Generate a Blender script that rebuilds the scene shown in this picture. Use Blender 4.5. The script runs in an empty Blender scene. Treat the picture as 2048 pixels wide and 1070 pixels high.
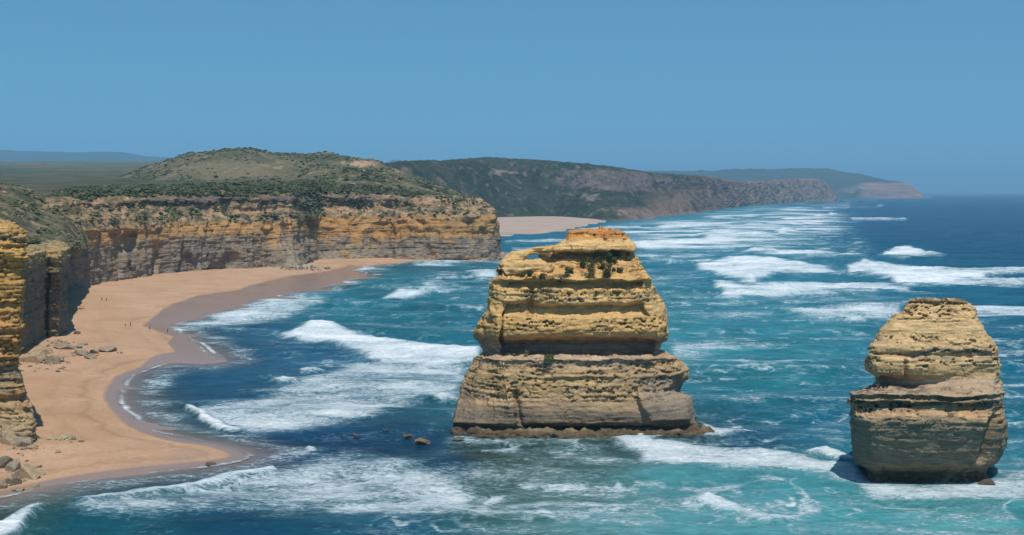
import bpy, math, random
import numpy as np
from mathutils import Vector

# ------------------------------------------------------------------ camera, world, sun, exposure
W0, H0, F = 2048.0, 1070.0, 2600.0          # photograph size and focal length in its pixels
HORIZON = 382.0
CAM_Z = 50.0
PITCH = math.atan((H0 / 2 - HORIZON) / F)
scene = bpy.context.scene
col = scene.collection

cam_d = bpy.data.cameras.new('camera')
cam_d.sensor_width = 36.0
cam_d.lens = 36.0 * F / W0
cam_d.clip_start = 1.0
cam_d.clip_end = 300000.0
cam = bpy.data.objects.new('camera', cam_d)
col.objects.link(cam)
cam.location = (0, 0, CAM_Z)
cam.rotation_euler = (math.pi / 2 - PITCH, 0, 0)
scene.camera = cam

SUN = Vector((0.13, -0.57, 1.30)).normalized()
sun_el = math.asin(SUN.z)
sun_az = math.atan2(SUN.x, SUN.y)

world = bpy.data.worlds.new('World')
scene.world = world
world.use_nodes = True
nt = world.node_tree
nt.nodes.clear()
wo = nt.nodes.new('ShaderNodeOutputWorld')
bg = nt.nodes.new('ShaderNodeBackground')
sky = nt.nodes.new('ShaderNodeTexSky')
sky.sky_type = 'NISHITA'
sky.sun_disc = False
sky.sun_elevation = sun_el
sky.sun_rotation = sun_az
sky.altitude = 50
sky.air_density = 1.0
sky.dust_density = 0.3
sky.ozone_density = 2.0
tc = nt.nodes.new('ShaderNodeTexCoord')
va = nt.nodes.new('ShaderNodeVectorMath'); va.operation = 'ADD'
va.inputs[1].default_value = (0, 0, 0.15)
vn = nt.nodes.new('ShaderNodeVectorMath'); vn.operation = 'NORMALIZE'
nt.links.new(tc.outputs['Generated'], va.inputs[0])
nt.links.new(va.outputs[0], vn.inputs[0])
nt.links.new(vn.outputs[0], sky.inputs['Vector'])
tint = nt.nodes.new('ShaderNodeMix'); tint.data_type = 'RGBA'; tint.blend_type = 'MULTIPLY'
tint.inputs[0].default_value = 1.0
tint.inputs[7].default_value = (0.59, 1.09, 1.15, 1)
nt.links.new(sky.outputs[0], tint.inputs[6])
nt.links.new(tint.outputs[2], bg.inputs['Color'])
bg.inputs['Strength'].default_value = 0.100
nt.links.new(bg.outputs[0], wo.inputs[0])

sun_d = bpy.data.lights.new('sun', 'SUN')
sun_d.energy = 4.4
sun_d.angle = math.radians(0.53)
sun_d.color = (1.0, 0.95, 0.87)
sun = bpy.data.objects.new('sun', sun_d)
col.objects.link(sun)
sun.rotation_euler = SUN.to_track_quat('Z', 'Y').to_euler()

scene.view_settings.view_transform = 'Standard'
scene.view_settings.look = 'None'
scene.view_settings.exposure = 0.0
scene.view_settings.gamma = 1.0
scene.render.engine = 'CYCLES'
scene.cycles.max_bounces = 6
scene.cycles.transparent_max_bounces = 8
scene.cycles.use_denoising = True

# ------------------------------------------------------------------ helpers
CT, ST = math.cos(PITCH), math.sin(PITCH)


def P(px, py, d):
    """world point at world distance d (along +Y) seen at photo pixel (px, py)"""
    px = np.asarray(px, float); py = np.asarray(py, float); d = np.asarray(d, float)
    up = (H0 / 2 - py) / F
    dy = CT + ST * up
    dz = -ST + CT * up
    t = d / dy
    return np.stack(np.broadcast_arrays((px - W0 / 2) / F * t, d + 0 * t, CAM_Z + dz * t), -1)


def D(py, z=0.0):
    """world distance of the level z under photo row py"""
    py = np.asarray(py, float)
    up = (H0 / 2 - py) / F
    return (z - CAM_Z) * (CT + ST * up) / (-ST + CT * up)


def G(px, py, z=0.0):
    return P(px, py, D(py, z))


def to_pix(X, Y, Z=0.0):
    dz = Z - CAM_Z
    fwd = CT * Y - ST * dz
    up = ST * Y + CT * dz
    return W0 / 2 + F * X / fwd, H0 / 2 - F * up / fwd


_rng = np.random.RandomState(7)
_perm = np.concatenate([_rng.permutation(256)] * 3).astype(np.int32)
_grad = _rng.normal(size=(256, 3)).astype(np.float32)
_grad /= np.linalg.norm(_grad, axis=1)[:, None]


def noise(p, seed=0):
    """gradient noise, about -1..1; p (..., 3)"""
    p = np.asarray(p, np.float32)
    sh = p.shape[:-1]
    p = p.reshape(-1, 3) + np.float32(seed * 17.31)
    i = np.floor(p).astype(np.int32)
    f = p - i
    u = f * f * f * (f * (f * 6 - 15) + 10)
    i &= 255
    out = 0
    for dx in (0, 1):
        wx = u[:, 0] if dx else 1 - u[:, 0]
        a = _perm[(i[:, 0] + dx) & 255]
        for dy in (0, 1):
            wy = u[:, 1] if dy else 1 - u[:, 1]
            b = _perm[a + ((i[:, 1] + dy) & 255)]
            for dz in (0, 1):
                wz = u[:, 2] if dz else 1 - u[:, 2]
                g = _grad[_perm[b + ((i[:, 2] + dz) & 255)]]
                v = g[:, 0] * (f[:, 0] - dx) + g[:, 1] * (f[:, 1] - dy) + g[:, 2] * (f[:, 2] - dz)
                out = out + wx * wy * wz * v
    return (out * 1.6).reshape(sh)


def fbm(p, octv=4, seed=0, gain=0.5):
    a, s, o = 1.0, 0.0, 0.0
    p = np.asarray(p, np.float32)
    for k in range(octv):
        s = s + a * noise(p, seed + k)
        o += a
        p = p * 2.03
        a *= gain
    return s / o


def ridged(p, octv=3, seed=0):
    a, s, o = 1.0, 0.0, 0.0
    p = np.asarray(p, np.float32)
    for k in range(octv):
        s = s + a * (1 - np.abs(noise(p, seed + k)) * 2)
        o += a
        p = p * 2.1
        a *= 0.5
    return s / o


def sstep(a, b, x):
    t = np.clip((x - a) / (b - a), 0, 1)
    return t * t * (3 - 2 * t)


def lerp(a, b, t):
    return a + (b - a) * t


def mixc(c, new, t):
    return c + (np.asarray(new, np.float32) - c) * t[..., None]


def new_obj(name, me, parent=None, label=None, cat=None, kind=None, group=None):
    o = bpy.data.objects.new(name, me)
    col.objects.link(o)
    if parent is not None:
        o.parent = parent
    if label: o['label'] = label
    if cat: o['category'] = cat
    if kind: o['kind'] = kind
    if group: o['group'] = group
    return o


def mesh_np(name, verts, quads, mat=None, smooth=True, colors=None, attrs=None):
    verts = np.ascontiguousarray(verts.reshape(-1, 3), np.float32)
    quads = np.asarray(quads, np.int32)
    me = bpy.data.meshes.new(name)
    k = quads.shape[1]
    me.vertices.add(len(verts)); me.vertices.foreach_set('co', verts.ravel())
    me.loops.add(quads.size); me.loops.foreach_set('vertex_index', quads.ravel())
    me.polygons.add(len(quads))
    me.polygons.foreach_set('loop_start', np.arange(0, quads.size, k, dtype=np.int32))
    me.polygons.foreach_set('loop_total', np.full(len(quads), k, np.int32))
    me.polygons.foreach_set('use_smooth', np.full(len(quads), smooth, bool))
    if colors is not None:
        a = me.attributes.new('col', 'FLOAT_COLOR', 'POINT')
        c4 = np.ones((len(verts), 4), np.float32)
        c4[:, :3] = np.clip(colors.reshape(-1, 3), 0.005, 0.95)
        a.data.foreach_set('color', c4.ravel())
    for n_, v_ in (attrs or {}).items():
        a = me.attributes.new(n_, 'FLOAT', 'POINT')
        a.data.foreach_set('value', np.ascontiguousarray(v_.ravel(), np.float32))
    if mat is not None:
        me.materials.append(mat)
    me.update()
    return me


def grid_quads(nr, nc, wrap=False, flip=False):
    r = np.arange(nr - 1)[:, None]
    c = np.arange(nc if wrap else nc - 1)[None, :]
    c2 = (c + 1) % nc
    a = r * nc + c; b = r * nc + c2; d = (r + 1) * nc + c; e = (r + 1) * nc + c2
    q = np.stack([a, b, e, d], -1).reshape(-1, 4)
    return q[:, ::-1] if flip else q


def grid_normals(V, wrap=False):
    """V (nr, nc, 3) rows upward, columns left to right seen from outside"""
    if wrap:
        du = np.roll(V, -1, 1) - np.roll(V, 1, 1)
    else:
        du = np.gradient(V, axis=1)
    dv = np.gradient(V, axis=0)
    n = np.cross(du, dv)
    return n / (np.linalg.norm(n, axis=-1, keepdims=True) + 1e-9)


def blur(V, k, axis, wrap):
    for _ in range(k):
        if wrap:
            V = (np.roll(V, 1, axis) + 2 * V + np.roll(V, -1, axis)) / 4
        else:
            pad = [(0, 0)] * V.ndim; pad[axis] = (1, 1)
            Q = np.pad(V, pad, mode='edge')
            n = V.shape[axis]
            tk = lambda s: np.take(Q, np.arange(s, s + n), axis)
            V = (tk(0) + 2 * tk(1) + tk(2)) / 4
    return V


def resample(C, n, axis, weights=None):
    """linear resampling of control array along axis; weights: relative density of each span"""
    k = C.shape[axis]
    w = np.ones(k - 1) if weights is None else np.asarray(weights, float)
    cum = np.concatenate([[0], np.cumsum(w)]) / np.sum(w)
    t = np.interp(np.linspace(0, 1, n), cum, np.arange(k))
    i = np.clip(np.floor(t).astype(int), 0, k - 2)
    f = (t - i)
    A = np.take(C, i, axis); B = np.take(C, i + 1, axis)
    sh = [1] * C.ndim; sh[axis] = n
    f = f.reshape(sh)
    return A * (1 - f) + B * f


# ------------------------------------------------------------------ materials
def mat_new(name):
    m = bpy.data.materials.new(name)
    m.use_nodes = True
    m.node_tree.nodes.clear()
    return m, m.node_tree.nodes, m.node_tree.links


def nd(nodes, t, **kw):
    n = nodes.new(t)
    for k, v in kw.items():
        setattr(n, k, v)
    return n


def math_node(N, L, op, a, b=None, clamp=False):
    n = nd(N, 'ShaderNodeMath', operation=op, use_clamp=clamp)
    for i, x in enumerate((a, b)):
        if x is None: continue
        if isinstance(x, (int, float)): n.inputs[i].default_value = x
        else: L.new(x, n.inputs[i])
    return n.outputs[0]


def noise_node(N, L, vec, scale, detail=5, rough=0.6, dist=0.0):
    n = nd(N, 'ShaderNodeTexNoise')
    n.inputs['Scale'].default_value = scale
    n.inputs['Detail'].default_value = detail
    n.inputs['Roughness'].default_value = rough
    n.inputs['Distortion'].default_value = dist
    if vec is not None: L.new(vec, n.inputs['Vector'])
    return n.outputs['Fac']


def ramp_node(N, L, fac, stops):
    r = nd(N, 'ShaderNodeValToRGB')
    e = r.color_ramp.elements
    while len(e) < len(stops): e.new(0.5)
    for el, (p, c) in zip(e, stops):
        el.position = p
        el.color = (c, c, c, 1) if isinstance(c, (int, float)) else tuple(c) + (1,)
    L.new(fac, r.inputs[0])
    return r.outputs[0]


def mixrgb(N, L, fac, a, b, mode='MIX'):
    n = nd(N, 'ShaderNodeMix', data_type='RGBA', blend_type=mode)
    for i, x in ((0, fac), (6, a), (7, b)):
        if isinstance(x, (int, float)): n.inputs[i].default_value = x
        elif isinstance(x, tuple): n.inputs[i].default_value = x + (1,) if len(x) == 3 else x
        else: L.new(x, n.inputs[i])
    return n.outputs[2]


def rock_material(name, scale=1.0, bump=0.25, strat=True, var=0.5, gain=(1, 1, 1)):
    """vertex attribute col gives the rock's own colour; nodes add grain, layering, lichen and relief"""
    m, N, L = mat_new(name)
    out = nd(N, 'ShaderNodeOutputMaterial')
    bs = nd(N, 'ShaderNodeBsdfPrincipled')
    bs.inputs['Roughness'].default_value = 0.92
    bs.inputs['Specular IOR Level'].default_value = 0.15
    at = nd(N, 'ShaderNodeAttribute', attribute_name='col')
    geo = nd(N, 'ShaderNodeNewGeometry')
    mp = nd(N, 'ShaderNodeMapping')
    mp.inputs['Scale'].default_value = (0.35, 0.35, 2.2) if strat else (1, 1, 1)
    L.new(geo.outputs['Position'], mp.inputs[0])
    n1 = noise_node(N, L, mp.outputs[0], 1.1 * scale, 7, 0.65, 0.4)
    n2 = noise_node(N, L, geo.outputs['Position'], 3.6 * scale, 6, 0.75)
    n3 = noise_node(N, L, geo.outputs['Position'], 0.33 * scale, 5, 0.6, 0.6)
    v1 = ramp_node(N, L, n1, [(0.3, 1 - var * 0.75), (0.55, 1.0), (0.75, 1 + var * 0.35)])
    v2 = ramp_node(N, L, n2, [(0.32, 1 - var * 0.7), (0.5, 1.0), (0.72, 1 + var * 0.3)])
    v3 = ramp_node(N, L, n3, [(0.3, (1 - var * 0.3, 1 - var * 0.34, 1 - var * 0.3)), (0.6, (1, 1, 1))])
    c = mixrgb(N, L, 1.0, at.outputs['Color'], v1, 'MULTIPLY')
    c = mixrgb(N, L, 1.0, c, v2, 'MULTIPLY')
    c = mixrgb(N, L, 1.0, c, v3, 'MULTIPLY')
    c = mixrgb(N, L, 1.0, c, tuple(gain), 'MULTIPLY')
    L.new(c, bs.inputs['Base Color'])
    hgt = math_node(N, L, 'ADD', math_node(N, L, 'MULTIPLY', n1, 0.7), n2)
    b = nd(N, 'ShaderNodeBump')
    b.inputs['Strength'].default_value = 0.9
    b.inputs['Distance'].default_value = bump / scale
    L.new(hgt, b.inputs['Height'])
    L.new(b.outputs[0], bs.inputs['Normal'])
    L.new(bs.outputs[0], out.inputs[0])
    return m


def plain_material(name, color, rough=0.8, var=0.3, scale=3.0):
    m, N, L = mat_new(name)
    out = nd(N, 'ShaderNodeOutputMaterial')
    bs = nd(N, 'ShaderNodeBsdfPrincipled')
    bs.inputs['Roughness'].default_value = rough
    bs.inputs['Specular IOR Level'].default_value = 0.2
    geo = nd(N, 'ShaderNodeNewGeometry')
    n1 = noise_node(N, L, geo.outputs['Position'], scale, 5, 0.6)
    v = ramp_node(N, L, n1, [(0.3, 1 - var), (0.7, 1 + var)])
    c = mixrgb(N, L, 1.0, tuple(color), v, 'MULTIPLY')
    L.new(c, bs.inputs['Base Color'])
    L.new(bs.outputs[0], out.inputs[0])
    return m


def col_material(name, rough=0.85, var=0.25, scale=1.0):
    """colour from vertex attribute with node grain (foliage, terrain cover)"""
    m, N, L = mat_new(name)
    out = nd(N, 'ShaderNodeOutputMaterial')
    bs = nd(N, 'ShaderNodeBsdfPrincipled')
    bs.inputs['Roughness'].default_value = rough
    bs.inputs['Specular IOR Level'].default_value = 0.15
    at = nd(N, 'ShaderNodeAttribute', attribute_name='col')
    geo = nd(N, 'ShaderNodeNewGeometry')
    n1 = noise_node(N, L, geo.outputs['Position'], scale, 6, 0.65)
    v = ramp_node(N, L, n1, [(0.3, 1 - var), (0.7, 1 + var)])
    c = mixrgb(N, L, 1.0, at.outputs['Color'], v, 'MULTIPLY')
    L.new(c, bs.inputs['Base Color'])
    L.new(bs.outputs[0], out.inputs[0])
    return m


M_STACK = rock_material('layered_limestone', 1.0, 0.30, True, 0.45, (1.24, 1.17, 1.10))
M_CLIFF = rock_material('cliff_rock', 0.6, 0.4, True, 0.6, (1.12, 1.06, 1.0))
M_FAR = rock_material('far_slope_rock', 0.06, 0.5, False, 0.5)
M_BOULDER = rock_material('boulder_rock', 1.6, 0.2, False, 0.45)
M_SCRUB = col_material('coastal_scrub', 0.9, 0.3, 0.5)
M_LEAF = col_material('stack_shrub_leaves', 0.8, 0.3, 4.0)
M_STEM = plain_material('shrub_stem', (0.10, 0.07, 0.045))

# sand
M_SAND, N, L = mat_new('beach_sand')
out = nd(N, 'ShaderNodeOutputMaterial')
bs = nd(N, 'ShaderNodeBsdfPrincipled')
geo = nd(N, 'ShaderNodeNewGeometry')
wet = nd(N, 'ShaderNodeAttribute', attribute_name='wet')
n1 = noise_node(N, L, geo.outputs['Position'], 0.05, 6, 0.6, 0.5)
n2 = noise_node(N, L, geo.outputs['Position'], 0.9, 6, 0.7)
dry = ramp_node(N, L, n1, [(0.3, (0.37, 0.225, 0.132)), (0.5, (0.43, 0.268, 0.165)), (0.7, (0.47, 0.30, 0.19))])
dry = mixrgb(N, L, 1.0, dry, ramp_node(N, L, n2, [(0.3, 0.86), (0.7, 1.1)]), 'MULTIPLY')
a_sd = nd(N, 'ShaderNodeAttribute', attribute_name='sd')
sdn = math_node(N, L, 'ADD', a_sd.outputs['Fac'], math_node(N, L, 'MULTIPLY', math_node(N, L, 'SUBTRACT', n1, 0.5), 14.0))
sdn = math_node(N, L, 'ADD', sdn, math_node(N, L, 'MULTIPLY', n2, 1.2))
tide = math_node(N, L, 'DIVIDE', sdn, 60.0)
dry = mixrgb(N, L, 1.0, dry, ramp_node(N, L, tide, [(0.10, 1.0), (0.115, 0.80), (0.15, 0.97), (0.22, 1.0), (0.235, 0.90), (0.29, 0.99), (0.42, 1.0), (0.44, 0.93), (0.5, 1.0)]), 'MULTIPLY')
n4_ = noise_node(N, L, geo.outputs['Position'], 0.22, 8, 0.75, 1.0)
dry = mixrgb(N, L, 1.0, dry, ramp_node(N, L, n4_, [(0.30, 0.80), (0.42, 0.98), (0.7, 1.06)]), 'MULTIPLY')
wv = math_node(N, L, 'ADD', wet.outputs['Fac'], math_node(N, L, 'MULTIPLY', math_node(N, L, 'SUBTRACT', n1, 0.5), 0.7))
wf = ramp_node(N, L, wv, [(0.36, 0.0), (0.62, 1.0)])
wetc = (0.285, 0.18, 0.125)
L.new(mixrgb(N, L, wf, dry, wetc), bs.inputs['Base Color'])
rr = nd(N, 'ShaderNodeMapRange'); L.new(wf, rr.inputs[0]); rr.inputs[3].default_value = 0.9; rr.inputs[4].default_value = 0.25
L.new(rr.outputs[0], bs.inputs['Roughness'])
sp = nd(N, 'ShaderNodeMapRange'); L.new(wf, sp.inputs[0]); sp.inputs[3].default_value = 0.1; sp.inputs[4].default_value = 0.38
L.new(sp.outputs[0], bs.inputs['Specular IOR Level'])
bp = nd(N, 'ShaderNodeBump'); bp.inputs['Distance'].default_value = 0.12
dryf = math_node(N, L, 'SUBTRACT', 1.0, wf)
L.new(math_node(N, L, 'MULTIPLY', n2, math_node(N, L, 'MULTIPLY', dryf, 1.0)), bp.inputs['Height'])
bp.inputs['Strength'].default_value = 0.5
L.new(bp.outputs[0], bs.inputs['Normal'])
L.new(bs.outputs[0], out.inputs[0])

# sea
M_SEA, N, L = mat_new('sea_water')
out = nd(N, 'ShaderNodeOutputMaterial')
bs = nd(N, 'ShaderNodeBsdfPrincipled')
geo = nd(N, 'ShaderNodeNewGeometry')
a_f = nd(N, 'ShaderNodeAttribute', attribute_name='foam')
a_d = nd(N, 'ShaderNodeAttribute', attribute_name='depth')
a_c = nd(N, 'ShaderNodeAttribute', attribute_name='col')
pos = geo.outputs['Position']
mpf = nd(N, 'ShaderNodeMapping'); mpf.inputs['Scale'].default_value = (0.62, 1.0, 0.3)
L.new(pos, mpf.inputs[0])
nf1 = noise_node(N, L, mpf.outputs[0], 0.10, 9, 0.66, 0.6)
nf2 = noise_node(N, L, mpf.outputs[0], 0.75, 8, 0.70, 1.5)
nf = math_node(N, L, 'ADD', math_node(N, L, 'MULTIPLY', nf1, 0.45), math_node(N, L, 'MULTIPLY', nf2, 0.55))
t = math_node(N, L, 'ADD', a_f.outputs['Fac'], math_node(N, L, 'MULTIPLY', math_node(N, L, 'SUBTRACT', nf, 0.5), 3.0))
t = math_node(N, L, 'MULTIPLY', t, 0.6)
foam = ramp_node(N, L, t, [(0.25, 0.0), (0.40, 0.40), (0.70, 1.0)])
# veil of aerated water round the foam
veil = ramp_node(N, L, t, [(0.10, 0.0), (0.45, 0.6)])
nw = noise_node(N, L, mpf.outputs[0], 0.035, 6, 0.6, 0.8)
wcol = mixrgb(N, L, 1.0, a_c.outputs['Color'], ramp_node(N, L, nw, [(0.3, 0.72), (0.5, 1.0), (0.7, 1.25)]), 'MULTIPLY')
nw2 = noise_node(N, L, mpf.outputs[0], 0.30, 6, 0.65, 0.6)
wcol = mixrgb(N, L, 1.0, wcol, ramp_node(N, L, nw2, [(0.3, 0.74), (0.5, 1.0), (0.72, 1.25)]), 'MULTIPLY')
wcol = mixrgb(N, L, veil, wcol, (0.24, 0.42, 0.48))
bcol = mixrgb(N, L, foam, wcol, (0.72, 0.75, 0.77))
L.new(bcol, bs.inputs['Base Color'])
rr = nd(N, 'ShaderNodeMapRange'); L.new(foam, rr.inputs[0]); rr.inputs[3].default_value = 0.30; rr.inputs[4].default_value = 0.9
L.new(rr.outputs[0], bs.inputs['Roughness'])
sp = nd(N, 'ShaderNodeMapRange'); L.new(foam, sp.inputs[0]); sp.inputs[3].default_value = 0.08; sp.inputs[4].default_value = 0.05
L.new(sp.outputs[0], bs.inputs['Specular IOR Level'])
bs.inputs['IOR'].default_value = 1.33
nb1 = noise_node(N, L, mpf.outputs[0], 0.22, 8, 0.62, 0.3)
nb2 = noise_node(N, L, mpf.outputs[0], 0.05, 4, 0.5, 0.3)
hb = math_node(N, L, 'ADD', math_node(N, L, 'MULTIPLY', nb1, 1.3), math_node(N, L, 'MULTIPLY', nb2, 3.0))
hb = math_node(N, L, 'ADD', hb, math_node(N, L, 'MULTIPLY', foam, 0.35))
bp = nd(N, 'ShaderNodeBump'); bp.inputs['Distance'].default_value = 1.0; bp.inputs['Strength'].default_value = 0.8
L.new(hb, bp.inputs['Height'])
L.new(bp.outputs[0], bs.inputs['Normal'])
tr = nd(N, 'ShaderNodeBsdfTransparent')
al = math_node(N, L, 'ADD', ramp_node(N, L, a_d.outputs['Fac'], [(0.0, 0.02), (0.25, 0.35), (1.0, 1.0)]), foam, clamp=True)
mx = nd(N, 'ShaderNodeMixShader')
L.new(al, mx.inputs[0]); L.new(tr.outputs[0], mx.inputs[1]); L.new(bs.outputs[0], mx.inputs[2])
L.new(mx.outputs[0], out.inputs[0])

# ------------------------------------------------------------------ shoreline and beach height
SHORE = [(-420, 1075), (-200, 1030), (0, 990), (100, 968), (200, 950), (310, 938), (420, 928), (470, 920), (482, 910), (462, 899),
         (430, 890), (370, 882), (310, 868), (265, 845), (242, 820), (228, 795), (232, 770), (258, 748),
         (300, 733), (350, 722), (410, 728), (436, 718), (405, 696), (365, 672), (335, 652), (370, 640), (420, 628),
         (470, 612), (540, 592), (610, 582), (660, 570), (690, 562), (735, 548), (700, 540), (735, 533), (780, 527),
         (900, 523), (1004, 521), (1014, 514), (1010, 495), (1008, 478)]
SH = np.array([G(x, y)[:2] for x, y in SHORE])


def smooth_poly(p, n=2):
    for _ in range(n):
        q = np.empty((2 * len(p) - 2, 2))
        q[0::2] = p[:-1] * 0.75 + p[1:] * 0.25
        q[1::2] = p[:-1] * 0.25 + p[1:] * 0.75
        p = np.vstack([p[:1], q, p[-1:]])
    return p


SH = smooth_poly(SH, 1)


def shore_sd(X, Y):
    """signed distance to the waterline, positive on land (to the left of the polyline)"""
    sh = X.shape
    full = np.full(X.size, -999.0)
    near = ((Y < 1300) & (X < 260) & (X > -900) & (Y > 120)).ravel()
    X = X.ravel()[near]; Y = Y.ravel()[near]
    best = np.full(X.shape, 1e12); sgn = np.ones(X.shape)
    for a, b in zip(SH[:-1], SH[1:]):
        d = b - a
        l2 = d @ d
        t = np.clip(((X - a[0]) * d[0] + (Y - a[1]) * d[1]) / l2, 0, 1)
        qx = X - a[0] - t * d[0]; qy = Y - a[1] - t * d[1]
        dd = qx * qx + qy * qy
        c = d[0] * (Y - a[1]) - d[1] * (X - a[0])
        m = dd < best - 1e-9
        best[m] = dd[m]; sgn[m] = np.where(c[m] > 0, 1, -1)
    # polygon test for a robust sign
    poly = np.vstack([SH, [(-3000, SH[-1][1]), (-3000, SH[0][1])]])
    inside = np.zeros(X.shape, bool)
    j = len(poly) - 1
    for i in range(len(poly)):
        xi, yi = poly[i]; xj, yj = poly[j]
        if yi != yj:
            cnd = ((yi > Y) != (yj > Y)) & (X < (xj - xi) * (Y - yi) / (yj - yi) + xi)
            inside ^= cnd
        j = i
    full[near] = np.sqrt(best) * np.where(inside, 1, -1)
    return full.reshape(sh)


def beach_h(X, Y, sd):
    n = noise(np.stack([X / 23, Y / 23, 0 * X], -1), 3) * 0.5 + noise(np.stack([X / 7, Y / 7, 0 * X], -1), 4) * 0.12
    up = 4.6 * (1 - np.exp(-np.maximum(sd, 0) / 55.0))
    dn = 0.055 * np.minimum(sd, 0)
    return up + np.maximum(dn, -8) + n * sstep(0, 25, sd)


def poly_sd_pix(px, py, poly, ys=1.6):
    """signed distance (photo pixels, rows stretched by ys), positive inside; only near the polygon"""
    poly = np.array(poly, float)
    res = np.full(px.shape, -1e3)
    m = (px > poly[:, 0].min() - 60) & (px < poly[:, 0].max() + 60) & (py > poly[:, 1].min() - 30) & (py < poly[:, 1].max() + 30)
    if not m.any():
        return res
    x = px[m]; y = py[m] * ys
    pl = poly * np.array([1, ys])
    best = np.full(x.shape, 1e12); ins = np.zeros(x.shape, bool)
    j = len(pl) - 1
    for i in range(len(pl)):
        a = pl[j]; b = pl[i]; d = b - a; l2 = d @ d + 1e-9
        t_ = np.clip(((x - a[0]) * d[0] + (y - a[1]) * d[1]) / l2, 0, 1)
        best = np.minimum(best, (x - a[0] - t_ * d[0]) ** 2 + (y - a[1] - t_ * d[1]) ** 2)
        if a[1] != b[1]:
            ins ^= ((a[1] > y) != (b[1] > y)) & (x < (a[0] - b[0]) * (y - b[1]) / (a[1] - b[1]) + b[0])
        j = i
    res[m] = np.sqrt(best) * np.where(ins, 1, -1)
    return res


# ------------------------------------------------------------------ beach
pxs = np.concatenate([np.arange(-420, -60, 12), np.arange(-60, 520, 2.4), np.arange(520, 1030, 3.2)])
pys = np.concatenate([np.arange(1110, 880, -2.0), np.arange(880, 560, -1.6), np.arange(560, 500, -0.9)])
PX, PY = np.meshgrid(pxs, pys)
B = G(PX, PY)
sd = shore_sd(B[..., 0], B[..., 1])
hb_ = beach_h(B[..., 0], B[..., 1], sd)
B[..., 2] = hb_
wetp = [[(285, 655), (330, 622), (400, 598), (480, 585), (560, 562), (640, 550), (700, 532), (745, 536), (690, 570), (560, 606), (420, 640),
         (350, 655), (410, 690), (450, 722), (300, 745), (250, 755), (300, 720), (350, 708), (335, 690), (345, 675)],
        [(60, 985), (110, 962), (210, 934), (330, 908), (385, 890), (470, 900), (490, 914), (300, 946)],
        [(205, 800), (215, 770), (250, 740), (260, 760), (245, 800), (270, 850), (320, 872), (400, 888), (350, 884), (270, 862), (230, 830)]]
wet_v = np.clip(1 - (sd - 0.5) / 4.0, 0, 1) * 0.9
for pl, ws in zip(wetp, (0.85, 0.42, 0.40)):
    wet_v = np.maximum(wet_v, sstep(-12, 10, poly_sd_pix(PX, PY, pl)) * ws)
keep = (sd[:-1, :-1] > -160) & (sd[:-1, :-1] < 240)
q = grid_quads(*PX.shape)[keep.ravel()]
new_obj('beach', mesh_np('beach', B, q, M_SAND, attrs={'wet': wet_v, 'sd': sd}), kind='structure',
        label='orange sand beach curving below the cliffs to a pointed spit')

# ------------------------------------------------------------------ sea
pxs = np.concatenate([-np.geomspace(9000, 320, 14), np.arange(-300, 2340, 2.7), np.geomspace(2360, 11000, 14)])
pys = np.concatenate([[383.4, 384.0, 384.6, 385.2], np.arange(385.8, 1150, 1.25), np.geomspace(1155, 6000, 14)])
PX, PY = np.meshgrid(pxs, pys)
S = G(PX, PY)
X, Y = S[..., 0], S[..., 1]
sd = shore_sd(X, Y)
depth = np.clip(-beach_h(X, Y, sd) / 0.95, 0, 1)
near_sh = (Y < 1050) & (X < 0)
depth = np.where(Y > 1050, 1.0, depth)
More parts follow.
